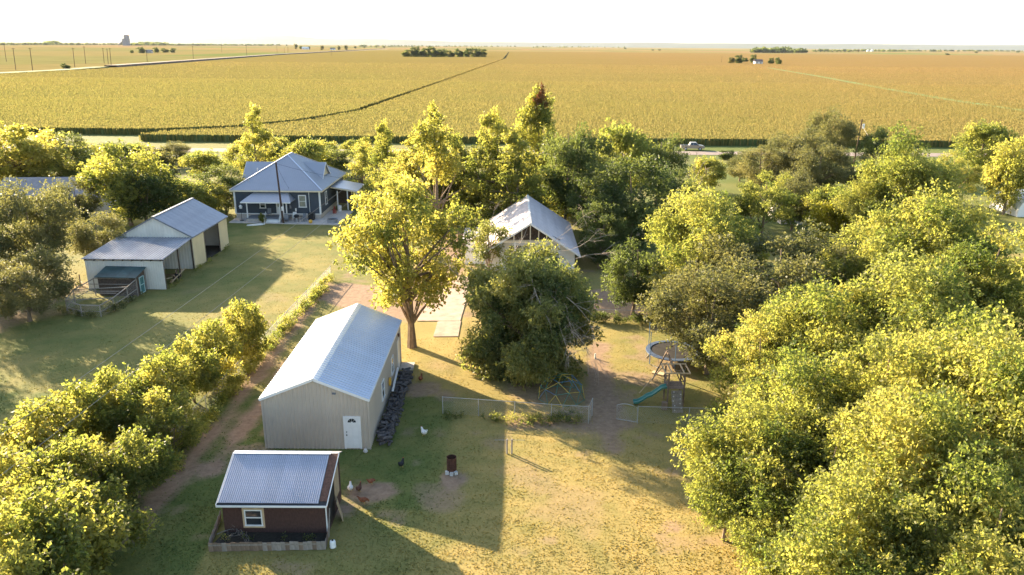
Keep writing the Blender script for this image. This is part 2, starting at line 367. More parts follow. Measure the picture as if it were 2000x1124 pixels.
ds = n.new('ShaderNodeMath'); ds.operation = 'MULTIPLY_ADD'; l.new(dirt, ds.inputs[0]); ds.inputs[1].default_value = 1.7; ds.inputs[2].default_value = -.72; l.new(ds.outputs[0], dm.inputs[2])
l.new(mixc(n, l, dm.outputs[0], c1, so), b.inputs['Base Color']); b.inputs['Roughness'].default_value = .95; b.inputs['Specular IOR Level'].default_value = .1
bp = n.new('ShaderNodeBump'); bp.inputs['Strength'].default_value = .55; bp.inputs['Distance'].default_value = .05
l.new(noise(n, l, 2.1, 10, V_, .62), bp.inputs['Height']); l.new(bp.outputs[0], b.inputs['Normal'])
M['lawn'] = m

def lines(a, f0, f1, b_, fine, coarse):
    return np.concatenate([np.arange(a, f0, coarse), np.arange(f0, f1, fine), np.arange(f1, b_+coarse, coarse)])
gx = lines(-420, -62, 34, 420, .38, 7.0); gy = lines(-30, 18, 108, 216, .38, 3.5)
X, Y = np.meshgrid(gx, gy); nx, ny = len(gx), len(gy)
Z = (vnoise(X*.8, Y*.8, 41)-.5)*.03 - .012
idx = np.arange(nx*ny).reshape(ny, nx)
F = np.stack([idx[:-1, :-1], idx[:-1, 1:], idx[1:, 1:], idx[1:, :-1]], -1).reshape(-1, 4)
V = np.stack([X, Y, Z], -1).reshape(-1, 3)
lawn = link('lawn', np_mesh('lawn', V, F, M['lawn'], {'dry': ('POINT', dry_light_map(X, Y)), 'dirt': ('POINT', dirt_map(X, Y))}, True))
structure(lawn, 'mown yellow green lawn with bare soil patches')

# far country: one sheet to the horizon, a patchwork of crops
m, n, l, b = base_mat('far_crops')
tc = n.new('ShaderNodeTexCoord'); mp = n.new('ShaderNodeMapping'); mp.inputs['Scale'].default_value = (1/520, 1/900, 0); l.new(tc.outputs['Object'], mp.inputs[0])
vo = n.new('ShaderNodeTexVoronoi'); vo.distance = 'CHEBYCHEV'; vo.inputs['Scale'].default_value = 1; vo.inputs['Randomness'].default_value = .8; l.new(mp.outputs[0], vo.inputs['Vector'])
sep = n.new('ShaderNodeSeparateColor'); l.new(vo.outputs['Color'], sep.inputs[0])
cr = n.new('ShaderNodeValToRGB'); l.new(sep.outputs[0], cr.inputs[0]); e = cr.color_ramp; e.interpolation = 'CONSTANT'
for i, (p, c) in enumerate(((0, (.22, .18, .075)), (.3, (.25, .185, .08)), (.55, (.19, .175, .07)), (.72, (.25, .17, .085)), (.9, (.15, .17, .06)))):
    el = e.elements[i] if i < 2 else e.elements.new(p)
    el.position = p; el.color = (*c, 1)
fcol = mixc(n, l, ramp(n, l, noise(n, l, .02, 5, tc.outputs['Object']), .3, .7), (.82, .82, .82), (1.12, 1.1, 1.05))
l.new(mixc(n, l, 1.0, cr.outputs[0], fcol, 'MULTIPLY'), b.inputs['Base Color']); b.inputs['Roughness'].default_value = 1; b.inputs['Specular IOR Level'].default_value = 0
M['far'] = m
g = MB(); S = 42000
g.add([(-S, -2000, -.08), (S, -2000, -.08), (S, S, -.08), (-S, S, -.08)], [(0, 1, 2, 3)])
structure(g.part('ground', 'far'), 'patchwork of ripening crops out to the horizon')

def ribbon(name, pts, w, z, mat, label, kind='structure', th=None):
    """flat strip along pts (x, y)"""
    mb = MB(); vs = []
    for i, p in enumerate(pts):
        a = Vector(pts[max(i-1, 0)]); c = Vector(pts[min(i+1, len(pts)-1)]); t = (c-a).normalized(); q = Vector((-t.y, t.x))*w/2
        vs += [(p[0]+q.x, p[1]+q.y, z), (p[0]-q.x, p[1]-q.y, z)]
    mb.add(vs, [(2*i, 2*i+1, 2*i+3, 2*i+2) for i in range(len(pts)-1)])
    if th:
        o = len(mb.v); mb.add([(x, y, zz-th) for x, y, zz in vs], [])
        mb.f += [(2*i, 2*i+2, o+2*i+2, o+2*i) for i in range(len(pts)-1)] + [(2*i+1, o+2*i+1, o+2*i+3, 2*i+3) for i in range(len(pts)-1)]
    return structure(mb.part(name, mat), label, kind)
ribbon('road', [(-420, 181), (-80, 181.5), (50, 183), (420, 184)], 6.2, .03, 'road', 'pale chip-sealed country road along the corn field')
FR = [(-380, 380), (-378, 585), (-376, 693), (-394, 908), (-498, 1758), (-693, 4466)]
ribbon('gravel_road', FR, 8, .04, pm('pale_gravel', (.52, .43, .36), 1, 0, .08, .05), 'pale straight road on the far left of the corn')
ribbon('railway_embankment', [(-404, 800), (-424, 960), (-522, 1758), (-720, 4466)], 12, 2.0, 'embank', 'dark low embankment beside the far road', th=2.1)
M['verge'] = pm('roadside_grass', (.13, .155, .045), 1, 0, .3, .05)
ribbon('roadside_scrub', [(-400, 420), (-397, 585), (-393, 690), (-408, 790)], 14, .9, 'verge', 'green weedy strip along the far left road', 'structure', th=1.0)

# concrete slabs of the drive
d = MB(); d.prism([(-8.6, 65.7, -.08), (-4.7, 65.8, -.08), (-4.2, 80, -.08), (-8.2, 80, -.08)], (0, 0, .13))
dv = structure(d.part('driveway', 'concrete'), 'pale pinkish concrete drive between the trees')
MB().prism([(-6.75, 61.8, -.08), (-4.6, 61.9, -.08), (-4.62, 65.74, -.08), (-6.72, 65.66, -.08)], (0, 0, .125)).part('slab', 'concrete', dv)

# corn
m, n, l, b = base_mat('corn_canopy')
gp = n.new('ShaderNodeNewGeometry'); sx = n.new('ShaderNodeSeparateXYZ'); l.new(gp.outputs['Position'], sx.inputs[0])
def corn_col(n, l, gp, sx):
    fx = n.new('ShaderNodeMapRange'); l.new(sx.outputs['X'], fx.inputs[0]); fx.inputs[1].default_value = -150; fx.inputs[2].default_value = 330
    fy = n.new('ShaderNodeMapRange'); l.new(sx.outputs['Y'], fy.inputs[0]); fy.inputs[1].default_value = 260; fy.inputs[2].default_value = 900
    mu = n.new('ShaderNodeMath'); mu.operation = 'MULTIPLY_ADD'; mu.use_clamp = True; l.new(fx.outputs[0], mu.inputs[0]); mu.inputs[1].default_value = .55
    m2 = n.new('ShaderNodeMath'); m2.operation = 'MULTIPLY'; l.new(fy.outputs[0], m2.inputs[0]); m2.inputs[1].default_value = .42; l.new(m2.outputs[0], mu.inputs[2])
    nz = noise(n, l, .012, 4, gp.outputs['Position']); ad = n.new('ShaderNodeMath'); ad.operation = 'MULTIPLY_ADD'; ad.use_clamp = True
    l.new(nz, ad.inputs[0]); ad.inputs[1].default_value = .5; sb = n.new('ShaderNodeMath'); sb.operation = 'ADD'; l.new(mu.outputs[0], sb.inputs[0]); sb.inputs[1].default_value = -.25; l.new(sb.outputs[0], ad.inputs[2])
    return mixc(n, l, ad.outputs[0], (.235, .21, .068), (.30, .20, .085))
cc = corn_col(n, l, gp, sx)
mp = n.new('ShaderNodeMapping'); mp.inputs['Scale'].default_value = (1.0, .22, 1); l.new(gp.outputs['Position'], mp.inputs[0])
sp = mixc(n, l, ramp(n, l, noise(n, l, .9, 5, mp.outputs[0], .7), .35, .65), (.62, .65, .58), (.92, .90, .86))  # multiplied down overall, standing in for the shadow of absent stalks
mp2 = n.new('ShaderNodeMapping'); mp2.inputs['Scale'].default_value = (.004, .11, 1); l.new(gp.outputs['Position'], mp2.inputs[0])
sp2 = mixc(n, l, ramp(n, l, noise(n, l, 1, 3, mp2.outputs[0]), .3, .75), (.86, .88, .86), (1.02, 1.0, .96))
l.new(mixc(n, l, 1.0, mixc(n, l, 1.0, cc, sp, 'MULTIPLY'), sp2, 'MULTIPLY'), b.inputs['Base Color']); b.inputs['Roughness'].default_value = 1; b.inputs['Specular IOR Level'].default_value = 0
bp = n.new('ShaderNodeBump'); bp.inputs['Strength'].default_value = .5; bp.inputs['Distance'].default_value = .5
l.new(noise(n, l, 1.4, 4, gp.outputs['Position'], .7), bp.inputs['Height']); l.new(bp.outputs[0], b.inputs['Normal'])
M['corn_top'] = m
m, n, l, b = base_mat('corn_leaf')
gp = n.new('ShaderNodeNewGeometry'); sx = n.new('ShaderNodeSeparateXYZ'); l.new(gp.outputs['Position'], sx.inputs[0])
cc = corn_col(n, l, gp, sx); ti = nd(n, 'ShaderNodeAttribute', attribute_name='tint').outputs['Fac']
cc = mixc(n, l, 1.0, cc, mixc(n, l, ti, (.78, .88, .75), (1.15, 1.08, 1.0)), 'MULTIPLY')
l.new(cc, b.inputs['Base Color']); b.inputs['Roughness'].default_value = .8; b.inputs['Specular IOR Level'].default_value = .1
tr = n.new('ShaderNodeBsdfTranslucent'); l.new(cc, tr.inputs['Color']); ms = n.new('ShaderNodeMixShader'); ms.inputs[0].default_value = .45
l.new(b.outputs[0], ms.inputs[1]); l.new(tr.outputs[0], ms.inputs[2]); l.new(ms.outputs[0], n['Material Output'].inputs['Surface'])
M['corn_leaf'] = m
M['corn_wall'] = pm('corn_stalk_edge', (.10, .12, .04), 1, 0, .4, 1.2, stretch=(1, 1, .25))

LEFT = [(-98, 212), (-80, 222), (-67, 242.5), (-57.5, 278), (-48.5, 506), (-19, 1400), (-19, 3000), (-560, 3000), (-482, 1758), (-378, 908), (-360, 693), (-366, 585), (-400, 212)]
RIGHT = [(-95, 198), (900, 198), (3000, 1500), (3500, 3000), (-17, 3000), (-14, 1400), (-44.5, 506), (-53, 278), (-62, 240), (-74, 217), (-90, 207)]
def inside(poly, x, y):
    r = np.zeros(len(x), bool); j = len(poly)-1
    for i in range(len(poly)):
        (xi, yi), (xj, yj) = poly[i], poly[j]
        r ^= ((yi > y) != (yj > y)) & (x < (xj-xi)*(y-yi)/(yj-yi+1e-9)+xi); j = i
    return r
def corn_field(poly, label, seed):
    rs = np.random.RandomState(seed)
    root = link('corn_field', None); tag(root, label, 'corn field', kind='stuff')
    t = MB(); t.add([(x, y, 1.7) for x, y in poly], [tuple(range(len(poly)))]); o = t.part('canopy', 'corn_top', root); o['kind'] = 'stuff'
    w = MB(); k = len(poly)
    w.add([(x, y, 0) for x, y in poly]+[(x, y, 1.7) for x, y in poly], [(i, (i+1) % k, k+(i+1) % k, k+i) for i in range(k)]); o = w.part('stalk_edge', 'corn_wall', root); o['kind'] = 'stuff'
    P = []; S = []; E_ = []
    def scatter(n_, y0, y1, s0, s1):
        y = np.sqrt(rs.rand(n_)*(y1*y1-y0*y0)+y0*y0); x = (rs.rand(n_)*1.5-.75)*y
        x = np.round(x/.96)*.96+rs.randn(n_)*.26 if s1 < 1.3 else x
        ok = inside(poly, x, y); P.append(np.stack([x, y], 1)[ok]); S.append((s0+(s1-s0)*rs.rand(n_))[ok])
    scatter(150000, 196, 330, .7, 1.1); scatter(120000, 330, 520, .8, 1.25); scatter(60000, 520, 1000, 1.0, 1.7)
    NF = sum(len(p) for p in P)
    # denser leafy fringe along the edges
    for (a, c) in zip(poly, poly[1:]+poly[:1]):
        L = math.hypot(c[0]-a[0], c[1]-a[1])
        if min(a[1], c[1]) > 1300: continue
        q = int(min(L, 900)*14); tt = rs.rand(q); P.append(np.stack([a[0]+(c[0]-a[0])*tt+rs.randn(q)*.3, a[1]+(c[1]-a[1])*tt+rs.randn(q)*.3], 1)); S.append(.8+.5*rs.rand(q))
    P = np.concatenate(P); S = np.concatenate(S); N = len(P)
    edge = rs.rand(N)*math.pi; z0 = np.where(np.arange(N) >= NF, .05, 1.05)
    top = np.where(np.arange(N) >= NF, 1.0+1.25*rs.rand(N), 1.7+S*.42*(.5+.8*rs.rand(N))); hw = .12*S
    dx, dy = np.cos(edge)*hw, np.sin(edge)*hw; lean = rs.randn(N, 2)*.12
    V = np.zeros((N, 4, 3), np.float32)
    V[:, 0] = np.stack([P[:, 0]-dx*.5, P[:, 1]-dy*.5, z0], 1); V[:, 1] = np.stack([P[:, 0]+dx*.5, P[:, 1]+dy*.5, z0], 1)
    V[:, 2] = np.stack([P[:, 0]+dx+lean[:, 0], P[:, 1]+dy+lean[:, 1], top-.12*S], 1); V[:, 3] = np.stack([P[:, 0]-dx*.8+lean[:, 0], P[:, 1]-dy*.8+lean[:, 1], top], 1)
    o = link('stalks', np_mesh('corn_stalks', V.reshape(-1, 3), np.arange(N*4).reshape(-1, 4), M['corn_leaf'], {'tint': ('FACE', rs.rand(N))}), root); o['kind'] = 'stuff'
corn_field(LEFT, 'ripening yellow green corn left of the dark diagonal track', 5)
corn_field(RIGHT, 'golden corn field right of the dark diagonal track', 6)
ribbon('grass_strip', [tuple(at(*p)[:2]) for p in ((1500, 136), (1600, 154), (1720, 178), (1860, 204), (2000, 226), (2150, 252))], 5.5, 1.78, pm('green_corn_strip', (.15, .20, .045), 1, 0, .3, .3), 'thin green strip crossing the golden corn on the right', 'stuff')

# lawn tufts: uncountable
rs = np.random.RandomState(77); N = 300000
y = 20*(1/(1-rs.rand(N)*(1-20/125.)))**1.0; x = (rs.rand(N)*1.5-.75)*(y+12)
ok = (x > -64) & (x < 36) & ~((x > -15.4) & (x < -8.6) & (y > 42.3) & (y < 56.4)) & ~((x > -15) & (x < -9) & (y > 32.2) & (y < 37.2)) & ~((x > -43.5) & (x < -35.1) & (y > 74) & (y < 93)) & ~((x > -40) & (x < -24) & (y > 104.5) & (y < 125)) & ~((x > -8.7) & (x < -4.1) & (y > 61.7) & (y < 81))
x, y = x[ok], y[ok]; dv_ = dirt_map(x, y); ok = rs.rand(len(x)) > dv_*1.25; x, y = x[ok], y[ok]; N = len(x)
clump = vnoise(x*.55, y*.55, 55); hgt = (.012+.034*rs.rand(N))*(.5+1.1*clump); a = rs.rand(N)*6.28; wd = .03+.035*rs.rand(N)
V = np.zeros((N, 3, 3), np.float32); lean = rs.randn(N, 2)*.05
V[:, 0] = np.stack([x-np.cos(a)*wd, y-np.sin(a)*wd, np.full(N, -.02)], 1); V[:, 1] = np.stack([x+np.cos(a)*wd, y+np.sin(a)*wd, np.full(N, -.02)], 1); V[:, 2] = np.stack([x+lean[:, 0], y+lean[:, 1], hgt], 1)
M['tuft'] = leaf_mat('grass_blade', (0.095, 0.13, 0.036), (0.42, 0.31, 0.11), .35, (1.3, 1.2, .7), .8)
tf = link('grass_tufts', np_mesh('grass_tufts', V.reshape(-1, 3), np.arange(N*3).reshape(-1, 3), M['tuft'], {'tint': ('FACE', np.clip(dry_light_map(x, y)+.06+rs.randn(N)*.10, 0, 1))}))
tag(tf, 'short uneven grass blades across the mown yard', 'grass', kind='stuff')

# ------------------------------------------------------------------ trees
def leaf_cloud(rs, clumps, per, L, W, droop=.25, spray=5, up=.35):
    """clumps: list of (centre, radius, tint); sprays of leaf blades spread through each clump"""
    Vs = []; Ts = []
    for c, r, t in clumps:
        c = np.asarray(c); rr = np.asarray(r if hasattr(r, '__len__') else (r, r, r*.82))
        ns = max(3, int(per*(rr[0]*rr[1]+rr[0]*rr[2]+rr[1]*rr[2])/3))
        d = rs.randn(ns, 3); d /= np.linalg.norm(d, axis=1)[:, None]
        q = rs.rand(ns, 1)**.45; lump = 1+.25*np.sin(d[:, :1]*5+c[0]*3)*np.sin(d[:, 1:2]*4+c[1]*5)+.2*np.sin(d[:, 2:]*6+c[2])
        tip = c+d*q*rr*lump
        n_ = ns*spray; base = np.repeat(tip, spray, 0); out = np.repeat(d, spray, 0)
        dr = out*.55+rs.randn(n_, 3)*.75; dr[:, 2] -= droop; dr /= np.linalg.norm(dr, axis=1)[:, None]
        base = base+rs.randn(n_, 3)*L*.35
        nm = rs.randn(n_, 3); nm[:, 2] += up*2; sd = np.cross(dr, nm); sd /= (np.linalg.norm(sd, axis=1)[:, None]+1e-6)
        l_ = L*(.6+.8*rs.rand(n_, 1)); w_ = W*(.6+.8*rs.rand(n_, 1))
        a = base; b_ = base+dr*l_*.5+sd*w_; e_ = base+dr*l_; f_ = base+dr*l_*.5-sd*w_
        Vs.append(np.stack([a, b_, e_, f_], 1).reshape(-1, 3)); Ts.append(np.clip(t+rs.randn(n_)*.16, 0, 1))
    V = np.concatenate(Vs); T = np.concatenate(Ts)
    return V, np.arange(len(V)).reshape(-1, 4), T

def bez(a, b, c, k): 
    return [(1-t)**2*np.asarray(a)+2*t*(1-t)*np.asarray(b)+t*t*np.asarray(c) for t in np.linspace(0, 1, k)]

def tree_meshes(seed, h, r, leaf, per, L, W, zlo=.25, n_cl=34, shape='round', trunk_r=.02, n_limb=12, stems=1, clr=(.20, .36), droop=.25, spray=5, bark='bark', flat=.8, split=0):
    rs = np.random.RandomState(seed); cl = []
    for i in range(n_cl):
        d = rs.randn(3); d /= np.linalg.norm(d); q = .25+.62*rs.rand()**.5
        u = d*q
        if shape == 'round': p = np.array([u[0]*r, u[1]*r, h*(zlo+(1-zlo)*(.5+.5*u[2]*.98))])
        elif shape == 'vase':   # wider above
            z = .5+.5*u[2]; k = .55+.6*z; p = np.array([u[0]*r*k, u[1]*r*k, h*(zlo+(1-zlo)*z*.97)])
        elif shape == 'cone':   # narrow top, broad below
            z = rs.rand()**1.05; a = rs.rand()*6.28; k = (1-z)**.5*.98+.10; q2 = .35+.6*rs.rand()**.5
            p = np.array([math.cos(a)*r*k*q2, math.sin(a)*r*k*q2, h*(zlo+(1-zlo)*z*.95)])
        cr = r*(clr[0]+(clr[1]-clr[0])*rs.rand())*(1.0 if shape != 'cone' else (1.15-.65*(p[2]/h)))
        p[2] = max(cr*.45, min(p[2], h-cr*.6))
        cl.append((p, (cr, cr, cr*flat), np.clip(.45+.22*rs.randn(), .05, .95)))
    if shape == 'cone':     # leader with leafy tufts up to the tip
        for k in range(8):
            z = .52+.45*k/7; cr = r*(.27-.13*k/7); cl.append((np.array([rs.randn()*.05*r, rs.randn()*.05*r, h*z]), (cr, cr, cr*1.15), np.clip(.5+.2*rs.randn(), .05, .95)))
    V, F, T = leaf_cloud(rs, cl, per, L, W, droop, spray)
    crown = np_mesh('crown', V, F, M[leaf], {'tint': ('FACE', T)})
    tb = MB(); tops = []
    for s in range(stems):
        off = rs.randn(2)*(.0 if stems == 1 else .25*r*.5); b0 = np.array([off[0]*.3, off[1]*.3, -.15]); tp = np.array([off[0]*1.6+rs.randn()*.04*r, off[1]*1.6+rs.randn()*.04*r, h*.80])
        mid = (b0+tp)/2+np.array([rs.randn()*.05*r, rs.randn()*.05*r, 0]); pts = bez(b0, mid, tp, 7); tr = trunk_r*h/(stems**.5)
        rad = [tr*(1.35 if i == 0 else 1)*(1-.82*i/6) for i in range(7)]
        tb.path(pts, rad, 7); tops.append(pts)
    order = sorted(range(len(cl)), key=lambda i: -np.linalg.norm(cl[i][0][:2]))
    for i in order[:n_limb]:
        c = cl[i][0]; pts = tops[i % stems]; j = 1+int(3.2*rs.rand()); a = pts[j]
        if a[2] > c[2]-.3: a = pts[max(1, j-2)]
        m_ = (a+c)/2+np.array([0, 0, .12*r*rs.rand()]); tr = trunk_r*h*.42
        tb.path(bez(a, m_, c, 5), [tr*(1-.8*k/4) for k in range(5)], 5, False)
    return tb.mesh('trunk', bark), crown

PROTO = {}
def proto(key, h, r, **kw): PROTO[key] = (h, r) + tree_meshes(h=h, r=r, **kw)
proto('pecan0', 10, 4.6, seed=1, leaf='leaf_pecan', per=135, L=.175, W=.047, zlo=.10, n_cl=46, droop=.45, spray=6)
proto('pecan1', 10, 4.6, seed=2, leaf='leaf_pecan', per=135, L=.175, W=.047, zlo=.10, n_cl=44, droop=.45, spray=6, shape='vase', flat=.7)
proto('pecan2', 10, 4.6, seed=3, leaf='leaf_pecan', per=128, L=.18, W=.047, zlo=.08, n_cl=52, droop=.4, spray=6, clr=(.15, .30), flat=.65)
proto('oak0', 10, 5.0, seed=4, leaf='leaf_oak', per=130, L=.17, W=.055, zlo=.05, n_cl=50, droop=.1, spray=5, clr=(.18, .32))
proto('oak1', 10, 5.0, seed=5, leaf='leaf_oak', per=117, L=.18, W=.06, zlo=.12, n_cl=40, droop=.1, spray=5)
proto('tall0', 16, 5.0, seed=6, leaf='leaf_lit', per=52, L=.30, W=.10, zlo=.12, n_cl=52, shape='cone', clr=(.15, .34), spray=5, n_limb=18)
proto('tall1', 16, 5.0, seed=7, leaf='leaf_lit', per=52, L=.30, W=.10, zlo=.14, n_cl=48, shape='cone', clr=(.17, .36), spray=5, n_limb=18)
proto('dark0', 12, 5.0, seed=8, leaf='leaf_dark', per=58, L=.26, W=.08, zlo=-.03, n_cl=48, spray=5)
proto('dark1', 12, 5.0, seed=9, leaf='leaf_dark', per=58, L=.26, W=.08, zlo=.0, n_cl=42, spray=5, shape='vase')
proto('mid0', 10, 4.8, seed=10, leaf='leaf_pecan', per=52, L=.30, W=.09, zlo=-.02, n_cl=44, spray=5)
proto('mid1', 10, 4.8, seed=11, leaf='leaf_lit', per=49, L=.30, W=.09, zlo=.02, n_cl=42, spray=5, shape='vase', n_limb=20)
proto('shrub0', 5, 2.4, seed=12, leaf='leaf_lit', per=142, L=.20, W=.065, zlo=.02, n_cl=34, spray=5, stems=3, trunk_r=.016, clr=(.22, .38))
proto('shrub1', 5, 2.4, seed=13, leaf='leaf_pecan', per=142, L=.20, W=.06, zlo=.02, n_cl=30, spray=5, stems=4, trunk_r=.016, clr=(.22, .40))
proto('gold', 6, 2.6, seed=14, leaf='leaf_gold', per=80, L=.24, W=.07, zlo=.15, n_cl=28, spray=5, stems=2)
proto('far0', 10, 4.5, seed=15, leaf='leaf_dark', per=26, L=.6, W=.2, zlo=-.25, n_cl=34, spray=4, n_limb=4)
proto('far1', 10, 4.5, seed=16, leaf='leaf_oak', per=26, L=.6, W=.2, zlo=-.2, n_cl=30, spray=4, n_limb=4, shape='vase')
proto('small', 7, 2.4, seed=17, leaf='leaf_willow', per=93, L=.22, W=.06, zlo=.2, n_cl=26, spray=5)

TREE_RND = random.Random(4)
def plant(key, pos, h, r, label, group, name='tree', cat='tree', rz=None):
    ph, pr, tm, cm = PROTO[key]
    root = thing(name, label, cat, (pos[0], pos[1], 0), TREE_RND.random()*6.28 if rz is None else rz, group)
    root.scale = (r/pr, r/pr*TREE_RND.uniform(.92, 1.08), h/ph)
    link('trunk', tm, root); link('crown', cm, root)
    return root

